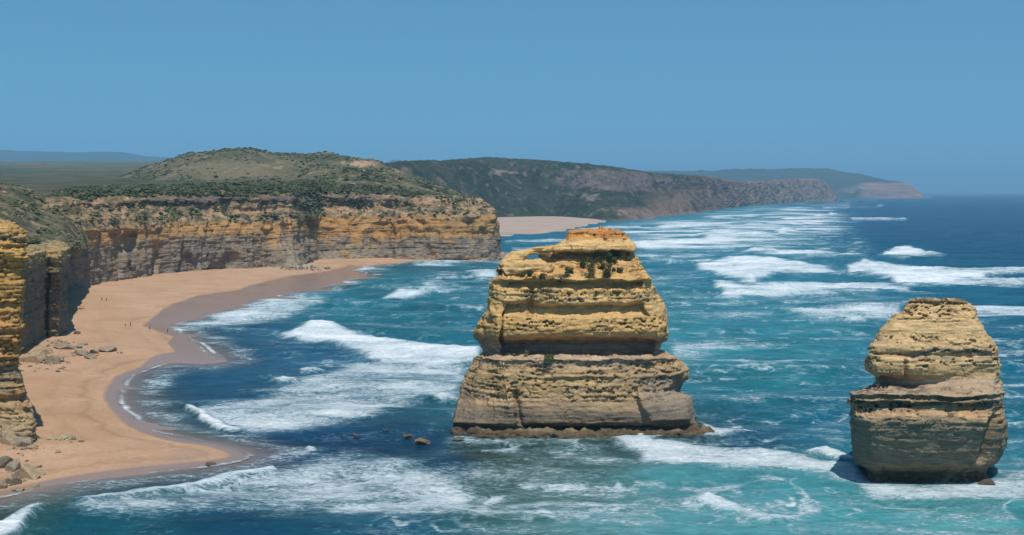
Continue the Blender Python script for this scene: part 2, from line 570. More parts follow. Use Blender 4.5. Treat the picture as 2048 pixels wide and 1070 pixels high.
# foam fields: (strength, edge softness in photo pixels, outline)
FOAM = [
 (0.55, 4, [(1660, 403), (1740, 396), (1835, 393), (1850, 396), (1760, 401), (1700, 407)]),
 (1.00, 5, [(1388, 535), (1440, 520), (1490, 511), (1560, 520), (1640, 535), (1690, 546), (1560, 548), (1510, 566), (1440, 556)]),
 (0.95, 4, [(1480, 505), (1510, 496), (1560, 502), (1740, 511), (1730, 514), (1580, 514)]),
 (1.05, 5, [(1690, 535), (1730, 521), (1780, 530), (1900, 540), (2060, 540), (2060, 546), (1970, 556), (2060, 562), (2060, 571), (1850, 573), (1800, 573), (1770, 557), (1700, 548)]),
 (1.05, 4, [(1755, 513), (1790, 497), (1815, 494), (1850, 505), (1890, 511), (1800, 516)]),
 (0.95, 6, [(1422, 568), (1440, 563), (1480, 571), (1600, 569), (1760, 571), (1842, 571), (1800, 585), (1650, 591), (1560, 593), (1500, 597), (1470, 605), (1428, 601), (1445, 585)]),
 (0.92, 7, [(1535, 625), (1560, 620), (1650, 614), (1800, 611), (1800, 640), (1720, 646), (1640, 643), (1590, 633)]),
 (0.80, 7, [(1925, 611), (2060, 612), (2060, 633), (1935, 632)]),
 (0.55, 8, [(1310, 628), (1550, 622), (1560, 638), (1310, 640)]),
 (0.60, 8, [(1290, 585), (1435, 590), (1435, 600), (1300, 606)]),
 (0.50, 10, [(1270, 545), (1400, 545), (1390, 560), (1280, 575)]),
 (0.90, 5, [(1390, 472), (1430, 458), (1520, 462), (1570, 479), (1420, 479)]),
 (1.00, 3, [(1550, 463), (1565, 455), (1602, 464), (1560, 470)]),
 (0.62, 6, [(1370, 500), (1400, 490), (1480, 481), (1560, 479), (1700, 486), (1724, 482), (1715, 491), (1560, 493), (1420, 502)]),
 (0.62, 8, [(1265, 480), (1400, 478), (1420, 488), (1275, 497)]),
 (0.60, 8, [(1290, 512), (1380, 505), (1500, 508), (1390, 520), (1300, 526)]),
 (1.00, 3, [(1700, 436), (1812, 436), (1814, 440), (1705, 441)]),
 (1.00, 3, [(1652, 429), (1662, 425), (1680, 430), (1665, 433)]), (1.0, 3, [(1625, 431), (1640, 429), (1650, 433), (1630, 435)]),
 (1.00, 3, [(1600, 446), (1630, 442), (1645, 447), (1610, 450)]), (0.9, 3, [(1480, 447), (1580, 444), (1600, 448), (1500, 452)]),
 (0.85, 3, [(1500, 419), (1600, 414), (1640, 416), (1560, 421)]), (0.9, 3, [(1640, 414), (1730, 413), (1760, 416), (1650, 418)]),
 (1.00, 2, [(1750, 411), (1765, 408), (1772, 413), (1755, 415)]), (0.95, 2, [(1880, 389), (1965, 389.5), (1965, 391), (1880, 391)]),
 (1.00, 2, [(1833, 394), (1850, 392), (1872, 395), (1840, 396)]),
 (0.95, 3, [(1290, 462), (1330, 450), (1400, 448), (1440, 453), (1360, 458)]), (0.9, 3, [(1400, 434), (1460, 430), (1500, 434), (1430, 438)]),
 (0.90, 3, [(1130, 463), (1200, 455), (1280, 452), (1280, 456), (1180, 463)]),
 (0.85, 3, [(1010, 484), (1100, 481), (1190, 483), (1100, 486), (1010, 487)]), (0.8, 3, [(1020, 497), (1080, 495), (1110, 498), (1030, 501)]),
 (0.95, 3, [(1330, 524), (1420, 520), (1440, 523), (1340, 528)]),
 # bay
 (0.80, 9, [(330, 651), (420, 630), (480, 605), (545, 585), (600, 583), (660, 594), (650, 612), (560, 640), (480, 655), (400, 664), (350, 667)]),
 (1.05, 7, [(560, 671), (600, 655), (618, 643), (660, 644), (690, 660), (780, 683), (900, 697), (965, 700), (950, 728), (860, 738), (760, 725), (722, 714), (680, 700), (640, 690), (600, 684)]),
 (0.72, 12, [(372, 816), (390, 811), (500, 795), (560, 775), (605, 758), (650, 745), (720, 715), (860, 725), (950, 715), (930, 790), (860, 800), (760, 832), (640, 857), (560, 866), (490, 863), (430, 850)]),
 (1.05, 4, [(370, 815), (382, 812), (420, 832), (470, 852), (490, 862), (440, 856), (400, 836)]),
 (1.0, 4, [(595, 745), (612, 738), (650, 748), (600, 752)]), (1.0, 4, [(540, 765), (565, 757), (600, 768), (560, 772)]),
 (0.85, 5, [(695, 541), (730, 531), (790, 541), (720, 547)]), (0.7, 6, [(655, 566), (700, 550), (735, 560), (690, 574)]),
 (0.90, 3, [(780, 525), (860, 526), (1000, 524), (1000, 529), (860, 532)]),
 (0.95, 4, [(750, 598), (800, 585), (872, 590), (800, 601)]), (0.8, 5, [(840, 575), (900, 570), (975, 572), (940, 580), (830, 586)]),
 (0.85, 5, [(930, 545), (1000, 543), (990, 560), (960, 563)]), (0.7, 5, [(840, 562), (880, 560), (900, 568), (850, 570)]),
 (0.95, 4, [(850, 797), (880, 793), (922, 798), (880, 804)]), (0.75, 4, [(700, 607), (735, 602), (745, 608), (705, 611)]),
 (0.9, 3, [(385, 688), (400, 694), (432, 718), (425, 722), (392, 698)]), (0.45, 8, [(700, 640), (960, 650), (960, 664), (720, 655)]),
 # near
 (0.70, 14, [(120, 1014), (250, 985), (360, 968), (480, 945), (560, 940), (640, 918), (700, 910), (800, 920), (900, 948), (970, 975), (940, 1000), (860, 1020), (700, 1030), (500, 1030), (300, 1025), (180, 1024)]),
 (1.00, 5, [(135, 1010), (250, 984), (360, 967), (450, 950), (545, 940), (560, 948), (430, 968), (300, 992), (180, 1010)]),
 (1.0, 6, [(-60, 1060), (0, 1044), (60, 1022), (98, 1017), (60, 1040), (20, 1075), (-60, 1090)]),
 (1.0, 3, [(606, 903), (616, 900), (630, 906), (612, 908)]),
 (0.92, 10, [(1205, 860), (1300, 862), (1420, 866), (1440, 870), (1330, 874), (1310, 884), (1400, 893), (1550, 905), (1700, 925), (1745, 960), (1700, 965), (1600, 950), (1450, 943), (1330, 938), (1280, 930), (1275, 908), (1230, 890)]),
 (0.75, 6, [(905, 866), (1000, 878), (1080, 876), (1060, 884), (960, 886), (910, 878)]),
 (0.80, 9, [(1680, 945), (1740, 956), (1850, 970), (1960, 962), (2060, 930), (2060, 1000), (1900, 1005), (1750, 992)]),
 (0.55, 10, [(1090, 885), (1200, 892), (1275, 925), (1180, 935), (1110, 922)]),
 (0.66, 10, [(960, 1002), (1100, 990), (1250, 995), (1390, 990), (1420, 987), (1460, 1004), (1560, 1010), (1540, 1025), (1400, 1018), (1200, 1012), (1000, 1018)]),
 (0.88, 7, [(1385, 1003), (1415, 988), (1480, 1012), (1600, 1030), (1560, 1046), (1450, 1028)]),
 (0.55, 14, [(1600, 1040), (1800, 1012), (2000, 1010), (2060, 1040), (2060, 1085), (1560, 1085)]),
 (0.5, 12, [(900, 1045), (1100, 1040), (1300, 1055), (1300, 1080), (950, 1080)]),
 (0.85, 5, [(1390, 836), (1430, 853), (1510, 864), (1440, 872), (1410, 858)]),
 (0.95, 4, [(1600, 906), (1650, 899), (1705, 910), (1705, 919), (1630, 912)]), (0.6, 6, [(1625, 868), (1695, 873), (1695, 892), (1650, 886)]),
 (0.5, 8, [(1440, 790), (1530, 800), (1560, 815), (1460, 812)]), (0.6, 8, [(1335, 680), (1500, 690), (1560, 696), (1450, 704), (1340, 722)]),
 (0.85, 4, [(1960, 726), (2060, 738), (2060, 744), (1970, 732)]), (0.8, 4, [(1990, 770), (2060, 768), (2060, 774), (2000, 776)]), (0.85, 4, [(2000, 855), (2060, 845), (2060, 852), (2005, 862)]),
]
foam = np.zeros(X.shape)
lift = np.zeros(X.shape)
wq = np.stack([X / 16, Y / 26, 0 * X], -1)
far_k = np.clip(300.0 / Y, 0.2, 1.0)
wx = fbm(wq, 4, 11) * 20 * far_k
wy = fbm(wq, 4, 15) * 9 * far_k
for st, e, pl in FOAM:
    s_ = poly_sd_pix(PX + wx, PY + wy, pl)
    foam = np.maximum(foam, st * sstep(-e * 2.2, e * 2.4, s_))
    if st >= 0.85:
        lift = np.maximum(lift, sstep(-e, e * 1.2, s_))
foam = foam * (0.93 + 0.42 * fbm(np.stack([X / 45, Y / 22, 0 * X], -1), 3, 17))
# swash along the waterline, and loose streaks in the surf zone
sw = np.exp(-((sd + 1.6 + 1.4 * noise(np.stack([X / 11, Y / 11, 0 * X], -1), 21)) / 1.1) ** 2)
wash = np.exp(-((sd + 8 + 5 * noise(np.stack([X / 19, Y / 19, 0 * X], -1), 23)) / 6.0) ** 2)
foam = np.maximum(foam, np.where(Y < 1050, wash * 0.46, 0))
foam = np.maximum(foam, np.where(Y < 1050, sw * 0.85 * (0.55 + 0.6 * noise(np.stack([X / 30, Y / 30, 0 * X], -1), 22) + 0.25), 0))
st_n = fbm(np.stack([X / 60, Y / 22, 0 * X], -1), 4, 31)
ph0 = fbm(np.stack([X / 240, Y / 160, 0 * X], -1), 2, 39) * 8
far_surf = sstep(-45, 60, poly_sd_pix(PX, PY, [(1215, 447), (1400, 426), (1520, 412), (1690, 402), (1720, 402), (1690, 424), (1720, 446), (1680, 470), (1580, 500), (1290, 525), (1215, 480)], 2.5))
surf = sstep(-14, 25, poly_sd_pix(PX, PY, [(640, 560), (1000, 520), (1260, 450), (1500, 412), (1660, 405), (1720, 450), (1760, 520), (1900, 600), (2060, 640), (2060, 1090), (700, 1090), (900, 860), (960, 660)], 1.0))
bay = sstep(-20, 40, poly_sd_pix(PX, PY, [(420, 640), (700, 545), (1000, 520), (1010, 800), (900, 860), (560, 880), (380, 830), (560, 720)], 1.0))
surf = np.maximum(surf, 0.75 * bay)
foam = np.maximum(foam, surf * (0.16 + 0.55 * np.maximum(st_n, 0)))
lines = ridged(np.stack([X / 190 + 0.15 * wx, Y / 34 + 0.12 * ph0, 0 * X], -1), 2, 33)
foam = np.maximum(foam, surf * sstep(0.52, 0.92, lines) * (0.52 + 0.25 * st_n))
lines2 = ridged(np.stack([X / 420, Y / 75 + 0.12 * ph0, 0 * X], -1), 2, 36)
foam = np.maximum(foam, far_surf * (0.32 + 0.72 * sstep(0.45, 0.9, lines2)))
foam = np.maximum(foam, 0.02 + 0.0 * X)
foam = np.where((Y > 3000) & (PX > 1700), foam * 0.6, foam)
foam *= np.where(sd > 2.0, 0, 1)
# water's own colour: deep blue offshore, turquoise over sand, brown over the reef shelf
WC = [(1950, 400, (.002, .050, .115)), (1800, 430, (.003, .062, .13)), (2040, 480, (.003, .065, .13)), (1990, 440, (.002, .055, .12)), (1950, 600, (.008, .10, .16)), (1450, 460, (.03, .15, .20)),
      (1500, 540, (.03, .15, .21)), (1400, 440, (.04, .17, .22)), (1550, 660, (.04, .18, .22)), (1550, 740, (.02, .155, .18)), (1400, 690, (.06, .22, .25)), (1550, 800, (.012, .12, .16)), (1500, 880, (.012, .06, .12)),
      (1650, 840, (.012, .11, .17)), (2030, 700, (.010, .10, .16)), (2030, 850, (.012, .12, .17)), (1350, 960, (.13, .25, .26)), (1500, 980, (.11, .25, .27)), (1200, 1040, (.16, .27, .28)), (1350, 1045, (.15, .28, .29)), (1550, 1050, (.14, .27, .28)),
      (1030, 930, (.075, .068, .05)), (980, 910, (.06, .055, .045)), (1000, 960, (.075, .07, .05)), (960, 890, (.045, .045, .042)), (1070, 905, (.07, .065, .05)), (1080, 945, (.075, .075, .058)), (1130, 900, (.07, .08, .07)), (1110, 970, (.08, .10, .085)), (1030, 985, (.075, .085, .065)), (1380, 885, (.035, .042, .045)), (1060, 1000, (.06, .15, .14)), (1350, 880, (.04, .05, .055)),
      (1700, 1030, (.10, .28, .29)), (1900, 1040, (.12, .30, .30)), (1620, 975, (.09, .26, .27)), (800, 1050, (.012, .075, .12)), (500, 1050, (.008, .055, .10)), (200, 1050, (.012, .09, .12)), (60, 1000, (.07, .10, .08)),
      (700, 890, (.006, .032, .085)), (550, 900, (.006, .035, .09)), (850, 880, (.008, .035, .08)), (900, 930, (.01, .045, .09)), (900, 820, (.025, .10, .13)), (300, 800, (.05, .075, .09)), (340, 760, (.03, .065, .11)), (420, 790, (.022, .065, .12)),
      (500, 700, (.030, .080, .145)), (620, 720, (.028, .080, .145)), (430, 680, (.04, .09, .14)), (700, 780, (.02, .07, .12)), (750, 570, (.03, .14, .17)), (800, 620, (.015, .125, .165)), (880, 650, (.015, .125, .165)), (700, 630, (.02, .13, .17)), (880, 545, (.03, .12, .16)),
      (1100, 480, (.03, .12, .18)), (330, 880, (.06, .09, .085)), (200, 975, (.03, .07, .09))]
num = np.zeros(X.shape + (3,), np.float32); den = np.zeros(X.shape, np.float32)
qx = ((PX + wx * 2) / 1.5).astype(np.float32); qy = ((PY + wy * 2) * 1.6).astype(np.float32)
for cx, cy, c in WC:
    w_ = (qx - np.float32(cx / 1.5)) ** 2 + (qy - np.float32(cy * 1.6)) ** 2 + np.float32(500)
    w_ = np.float32(1e4) / (w_ * np.sqrt(w_))
    num += w_[..., None] * np.array(c, np.float32); den += w_
wc = num / den[..., None] * np.array([0.40, 0.80, 0.83])
# relief: swell with crests along the coast's fronts, chop near by, thrown-up breakers
ph = fbm(np.stack([X / 140, Y / 140, 0 * X], -1), 2, 41) * 5
k1 = 2 * math.pi / 52; k2 = 2 * math.pi / 21; k3 = 2 * math.pi / 7.5
sw1 = np.sin(k1 * (Y * 0.96 + X * 0.22) + ph); sw1 = np.sign(sw1) * np.abs(sw1) ** 1.2
z = (0.55 + 0.55 * sstep(350, 700, Y) * sstep(3000, 1500, Y)) * sw1 + 0.22 * np.sin(k2 * (Y * 0.9 - X * 0.3) + ph * 2.1) * sstep(1500, 400, Y)
z = z + 0.35 * fbm(np.stack([X / 9, Y / 5, 0 * X], -1), 3, 45) * sstep(900, 350, Y)
z = z * (0.15 + 0.85 * depth) * sstep(9000, 2500, Y) + lift * (0.9 + 0.5 * fbm(np.stack([X / 5, Y / 5, 0 * X], -1), 3, 51)) * np.clip(depth + 0.15, 0, 1) * np.clip(0.7 + Y / 900, 0.7, 2.0)
calm = np.exp(-(((X - 15) / 34) ** 2 + ((Y - 268) / 16) ** 2)) + np.exp(-(((X - 71) / 22) ** 2 + ((Y - 222) / 13) ** 2))
z = z * (1 - 0.85 * calm.clip(0, 1))
S[..., 2] = z + 0.02
keep = (sd[:-1, :-1] < 10) | (Y[:-1, :-1] > 1050)
keep &= ~((Y[:-1, :-1] > 1050) & (X[:-1, :-1] < -400) & (Y[:-1, :-1] < 5000))
q = grid_quads(*PX.shape, flip=True)[keep.ravel()]
new_obj('sea', mesh_np('sea', S, q, M_SEA, colors=wc, attrs={'foam': foam, 'depth': depth}), kind='structure',
        label='blue and turquoise sea with lines of white breakers')


# ------------------------------------------------------------------ rock lofts
def loft_grid(rows, seg_w, nu, nv, smooth_u=1, smooth_v=1, row_w=None):
    """rows: list of (K,3) closed sections, bottom to top"""
    C = np.array(rows)                                   # R, K, 3
    C = np.concatenate([C, C[:, :1]], 1)
    A = resample(C, nu + 1, 1, seg_w)[:, :-1]
    if row_w is None:
        dl = np.linalg.norm(np.diff(C[:, 1:5].mean(1), axis=0), axis=-1)
        row_w = np.clip(dl, 0.35, None)
    V = resample(A, nv, 0, row_w)
    V = blur(V, smooth_u, 1, True)
    if smooth_v:
        V = blur(V, smooth_v, 0, False)
    return V


def strata(p, f=1.0, seed=0):
    zz = p[..., 2] + 0.5 * noise(p * np.array([.05, .05, .02]), seed + 5)
    q_ = np.stack([p[..., 0] * .06, p[..., 1] * .06, zz * f], -1)
    a = noise(q_ * np.array([1, 1, 0.55]), seed)
    b = noise(q_ * np.array([3, 3, 1.5]), seed + 1)
    c = noise(q_ * np.array([6, 6, 3.6]), seed + 2)
    sh = lambda v: np.sign(v) * np.abs(v) ** 0.6
    return 0.5 * sh(a) + 0.33 * sh(b) + 0.22 * sh(c)


def layers(p, th, seed=0):
    """bedding: every layer stands out or back by its own amount, broken into blocks along the wall"""
    zz = p[..., 2] + 0.35 * noise(p * np.array([.07, .07, .02]), seed)
    i = np.floor(zz / th + 0.8 * noise(np.stack([p[..., 0] * .04, p[..., 1] * .04, zz * .4], -1), seed + 1))
    h = ((i * 73 + seed * 31) % 256).astype(int)
    base = _grad[h, 0]
    blk = noise(np.stack([p[..., 0] * .35 + h * 3.7, p[..., 1] * .35, h * 1.7], -1), seed + 2)
    return base * 0.95 + np.clip(blk * 1.8, -0.4, 0.4)


def cells(u, v, seed=0):
    """jittered cells: random value of the nearest cell and closeness to its border"""
    iu = np.floor(u).astype(np.int32); iv = np.floor(v).astype(np.int32)
    d1 = np.full(u.shape, 9.0); d2 = np.full(u.shape, 9.0); val = np.zeros(u.shape)
    for a in (-1, 0, 1):
        for b in (-1, 0, 1):
            h = _perm[_perm[(iu + a + seed) & 255] + ((iv + b) & 255)]
            g = _grad[h]
            d = (iu + a + 0.5 + 0.45 * g[..., 0] - u) ** 2 + (iv + b + 0.5 + 0.45 * g[..., 1] - v) ** 2
            m = d < d1
            d2 = np.where(m, d1, np.minimum(d2, d)); val = np.where(m, g[..., 2], val); d1 = np.where(m, d, d1)
    return val, sstep(0.16, 0.0, np.sqrt(d2) - np.sqrt(d1))


def slice_rows(V, Cc, r0, r1, name, mat, parent, **kw):
    sub = V[r0:r1 + 1]
    me = mesh_np(name, sub, grid_quads(sub.shape[0], sub.shape[1], True), mat, colors=Cc[r0:r1 + 1])
    return new_obj(name, me, parent, **kw)


def empty(name, loc, **kw):
    o = new_obj(name, None, **kw)
    o.location = loc
    return o


def stack_sections(D0, table, backs, left_d=11.0, right_d=9.0, py_base=870.0):
    """table rows: (py, xl, xc, xrc, xr, f, fe); sides and back fall away a little behind the front"""
    rows = []
    for (py, xl, xc, xrc, xr, f, fe) in table:
        zc = P(xc, py, D0 + (f[0] if isinstance(f, tuple) else f))[2]
        k = float(np.clip((py_base - py) / 70.0, 0.25, 1.0))
        wl = xc - xl; wr = xr - xrc
        ld = left_d * k * min(1, wl / 60.0); rd = right_d * k * min(1, wr / 30.0)
        fl_, fm_, fr_ = f if isinstance(f, tuple) else (f, f - 0.6, f)

        def at_z(px, off, tilt=0.0, dz=0.0):
            p_ = P(px, py, D0 + off); p_[2] = lerp(zc, p_[2], tilt) + dz
            return p_
        xm = 0.5 * (xc + xrc)
        rows.append([at_z(xl, fe + ld + 1.0, 0.8), at_z(xl + wl * 0.35, fe + ld * 0.45, 0.6),
                     at_z(xc, fe), at_z(xc + 6, fl_), at_z(xm, fm_), at_z(xrc - 6, fr_), at_z(xrc, (fr_ if isinstance(f, tuple) else fe) + 0.3),
                     at_z(xr - wr * 0.3, fe + rd * 0.4, 0.6), at_z(xr, fe + rd + 1.0, 0.8),
                     at_z(xr - 10, backs - 6, 1.0, -0.4), at_z(xm, backs, 1.0, -0.4), at_z(xl + 10, backs - 4, 1.0, -0.4)])
    return rows


SEGW = [70, 60, 14, 150, 150, 14, 50, 60, 34, 26, 26, 34]

# ---- the large central stack
T1 = [
 (900, 903, 1042, 1335, 1450, -1.0, -1.0), (874, 903, 1040, 1335, 1446, -0.6, -0.6), (867, 905, 1042, 1325, 1432, 0.0, 0.0), (864, 906, 1046, 1320, 1420, 1.2, 0.8), (860, 910, 1050, 1308, 1404, 4.6, 2.6),
 (853, 912, 1048, 1306, 1396, 5.0, 3.0), (846, 906, 1036, 1312, 1390, 2.4, 1.8), (828, 908, 1024, 1302, 1388, 2.4, 2.2), (812, 914, 1018, 1296, 1384, 3.0, 2.4), (800, 917, 1016, 1288, 1374, 3.3, 2.6), (785, 920, 1013, 1276, 1364, 3.6, 2.8),
 (772, 923, 1011, 1274, 1370, 3.9, 3.2), (752, 931, 1010, 1276, 1382, 4.3, 3.6), (738, 938, 1009, 1278, 1378, 4.8, 4.2), (726, 943, 1008, 1284, 1366, 5.3, 4.8), (721, 945, 1007, 1288, 1360, 5.1, 4.8), (718.5, 946, 1007, 1290, 1360, 4.6, 4.4), (716.5, 948, 1007, 1292, 1357, 5.6, 5.0),
 (712, 958, 1006, 1300, 1340, 9.0, 8.0), (707, 964, 1003, 1306, 1325, 13.5, 12.0), (703, 966, 1000, 1308, 1319, 16.0, 12.6),
 (697, 967, 999, 1309, 1318, 16.6, 12.6), (688, 964, 998, 1311, 1320, 16.2, 12.2), (680, 956, 997, 1314, 1329, 14.4, 11.2), (675.5, 948, 997, 1316, 1336, 11.0, 9.2), (672, 946, 997, 1316, 1337, 9.0, 8.6),
 (662, 948, 997, 1314, 1336, 8.7, 8.3), (648, 956, 998, 1311, 1336, 8.8, 8.4), (640, 960, 998, 1308, 1335, 9.0, 8.6), (633, 964, 998, 1303, 1334, 9.4, 8.8), (629, 966, 998, 1300, 1334, 10.8, 9.0), (620, 972, 999, 1294, 1332, 11.6, 9.2),
 (611, 975, 1000, 1290, 1329, 12.4, 9.4), (606.5, 976, 1000, 1290, 1327, 10.6, 9.5), (603, 976, 1000, 1290, 1326, 10.1, 9.5), (592, 978, 1001, 1289, 1318, 10.0, 9.6), (580, 979, 1001, 1288, 1311, 10.4, 9.8), (573, 980, 1002, 1287, 1306, 11.6, 10.2),
 (566, 981, 1002, 1288, 1303, 13.2, 10.6), (562, 982, 1002, 1292, 1303, 12.0, 10.2), (559, 984, 1002, 1296, 1304, 10.2, 10.0), (555, 990, 1003, 1292, 1299, 10.6, 10.4), (548, 997, 1006, 1284, 1294, 12.0, 11.4),
 (538, 1000, 1010, 1276, 1288, 13.6, 12.6), (530, 1006, 1016, 1270, 1284, 15.0, 14.2), (525, 1064, 1072, 1266, 1281, 16.0, 15.6), (518, 1083, 1090, 1264, 1277, 17.4, 16.6), (510, 1083, 1091, 1262, 1271, 19.0, 17.8),
 (505, 1076, 1086, 1262, 1268, 19.6, 17.6), (502.5, 1072, 1086, 1264, 1273, 17.0, 16.8), (500, 1070, 1086, 1264, 1274, 15.6, 15.6), (492, 1098, 1112, 1262, 1273, 15.8, 15.8), (485, 1120, 1130, 1258, 1268, 16.8, 16.8), (478, 1127, 1136, 1250, 1262, 18.2, 18.2),
 (470, 1132, 1142, 1244, 1254, 19.6, 19.6), (466, 1133, 1142, 1243, 1251, 19.6, 19.6), (463, 1140, 1150, 1238, 1245, 20.6, 20.6), (459, 1162, 1172, 1226, 1234, 22.6, 22.6), (456, 1180, 1186, 1216, 1224, 24.5, 24.5), (455, 1196, 1199, 1204, 1208, 27.0, 27.0)]
D1 = float(D(875))
rows1 = stack_sections(D1, T1, 34.0)
NU1, NV1 = 560, 430
V1 = loft_grid(rows1, SEGW, NU1, NV1, 1, 0)


def rowof(V, z):
    return int(np.argmin(np.abs(V[:, 40, 2] - z)))


def stack_detail(V, D0, bands, seed, amp=1.0, groove=None, low_smooth=-50.0, smooth_bands=()):
    n = grid_normals(V, True)
    nh = n.copy(); nh[..., 2] *= 0.35
    nh /= np.linalg.norm(nh, axis=-1, keepdims=True) + 1e-9
    # ragged ledge lines: slide rows up and down along the wall
    wob = fbm(np.stack([V[..., 0] / 5.0, V[..., 1] / 5.0, V[..., 2] / 9.0], -1), 4, seed + 60) * 0.75
    V = V + np.stack([0 * wob, 0 * wob, wob * sstep(1.0, 4.0, V[..., 2])], -1)
    st = strata(V, 1.0, seed)
    big = fbm(V / 7.0, 4, seed + 10)
    vert = ridged(np.stack([V[..., 0] / 4.2, V[..., 1] / 4.2, V[..., 2] / 26.0], -1), 3, seed + 20)
    fine = fbm(V / 0.9, 3, seed + 30)
    pitn = noise(V * np.array([0.85, 0.85, 1.9]), seed + 40) + 0.55 * noise(V * np.array([2.1, 2.1, 4.0]), seed + 41)
    pm = np.zeros(V.shape[:2])
    zw = V[..., 2] + 0.8 * noise(V / 6.0, seed + 44)
    for z0, z1, s_ in bands:
        pm = np.maximum(pm, s_ * sstep(z0 - .5, z0 + .3, zw) * sstep(z1 + .5, z1 - .3, zw))
    pit = sstep(0.22, 0.5, pitn) * pm * sstep(-0.5, 0.1, noise(V / 4.5, seed + 47))
    lk = (0.35 + 0.65 * sstep(low_smooth - 2.5, low_smooth + 1.5, zw)) * (0.55 + 0.9 * sstep(-0.4, 0.4, noise(V / 6.5, seed + 90)))
    for z0, z1 in smooth_bands:
        lk = lk * (1 - 0.75 * sstep(z0 - .4, z0 + .4, zw) * sstep(z1 + .4, z1 - .4, zw))
    d = amp * (0.24 * st + 0.42 * big + 0.20 * fine + 0.22 * np.clip(vert - 0.55, -0.4, 0.4) + lk * (0.15 * layers(V, 0.62, seed + 70) + 0.14 * layers(V, 0.25, seed + 80))) - 0.7 * pit
    ua = V[..., 0] * 0.8 + V[..., 1] * 0.55 + 0.5 * noise(V / 2.0, seed + 95)
    va = V[..., 2] + 0.3 * noise(V / 2.5, seed + 96)
    c1, e1 = cells(ua / 3.2, va / 1.5, seed)
    c2, e2 = cells(ua / 1.2, va / 0.55, seed + 3)
    fm = lk.clip(0, 1) * sstep(-0.35, 0.35, noise(V / 5.0, seed + 97)) * (0.4 + 0.6 * sstep(low_smooth - 2.5, low_smooth + 1.5, zw))
    d = d + amp * fm * (0.32 * c1 - 0.20 * e1 + 0.20 * c2 - 0.10 * e2)
    crk = noise(np.stack([V[..., 0] / 3.4, V[..., 1] / 3.4, V[..., 2] / 60.0], -1), seed + 98) + 0.05 * noise(V / 1.2, seed + 99)
    d = d - amp * 0.28 * sstep(0.05, 0.0, np.abs(crk)) * sstep(0.0, 0.4, noise(V / 8.0, seed + 93))
    if low_smooth > 0:
        d = d + (2.2 if seed == 100 else 0.9) * (fbm(V / np.array([3.2, 3.2, 1.6]), 4, seed + 92) + 0.1) * sstep(1.6, 0.6, V[..., 2])
    if groove is not None:
        d = d + groove(V)
    return V + nh * d[..., None], st, pit, big


z_of = lambda py, off, D0: float(P(1024, py, D0 + off)[2])
b1 = [(z_of(800, 3, D1), z_of(722, 4, D1), 0.75), (z_of(660, 9, D1), z_of(634, 9, D1), 1.1), (z_of(603, 10, D1), z_of(576, 10, D1), 0.9), (z_of(556, 11, D1), z_of(508, 17, D1), 0.8), (z_of(476, 19, D1), z_of(463, 20, D1), 1.3)]


def groove1(V):
    px, py = to_pix(V[..., 0], V[..., 1], V[..., 2])
    front = V[..., 1] < D1 + 26
    g = -2.3 * np.exp(-((px - 1001) / 4.0) ** 2) * sstep(535, 560, py) * sstep(705, 690, py)
    g = g - 1.3 * np.exp(-((px - 1062 + (py - 600) * 0.05) / 6.0) ** 2) * sstep(560, 575, py) * sstep(640, 625, py)
    g = g - 1.8 * np.exp(-((px - 1040 - (860 - py) * -0.12) / 6.0) ** 2) * sstep(770, 800, py) * sstep(862, 845, py)
    g = g + 1.8 * sstep(1268, 1286, px - (py - 785) * 0.35) * sstep(780, 800, py) * sstep(850, 838, py) * sstep(1390, 1360, px)
    g = g - 1.2 * np.exp(-(((px - 1372) / 14.0) ** 2 + ((py - 775) / 14.0) ** 2))
    return g * front


V1d, st1, pit1, big1 = stack_detail(V1, D1, b1, 100, 1.0, groove1, 7.5, [(z_of(641, 10, D1), z_of(606, 10, D1)), (z_of(504, 16, D1), z_of(480, 17, D1)), (z_of(678, 9, D1), z_of(662, 9, D1)), (z_of(570, 12, D1), z_of(556, 11, D1))])


def stack_color(V, st, pit, big, seed, zones, wet_z):
    """zones: list of (z, rgb) from the foot up"""
    zz = V[..., 2] + 1.2 * noise(V / 9.0, seed) + 0.3 * st
    zs = [a for a, _ in zones]
    c = np.stack([np.interp(zz, zs, [b[i] for _, b in zones]) for i in range(3)], -1)
    m = fbm(V / 5.0, 4, seed + 3)
    c = mixc(c, (0.46, 0.27, 0.09), sstep(0.12, 0.5, m) * 0.45 * sstep(wet_z, wet_z + 6, zz))
    g = fbm(V / np.array([6.0, 6.0, 2.5]), 4, seed + 6)
    c = mixc(c, (0.20, 0.175, 0.14), sstep(0.18, 0.42, g) * 0.55)
    c = mixc(c, (0.07, 0.06, 0.045), pit * 0.6)
    dk = noise(V * np.array([.25, .25, 2.0]), seed + 8)
    c = c * (1 + 0.22 * dk)[..., None]
    wet = sstep(wet_z + 0.8, wet_z - 0.4, V[..., 2] + 0.9 * noise(V / 3.0, seed + 9))
    c = mixc(c, (0.075, 0.060, 0.040), wet * 0.9)
    c = mixc(c, (0.15, 0.115, 0.065), wet * sstep(0.0, 0.35, fbm(V / 1.1, 3, seed + 11)) * 0.7)
    return c


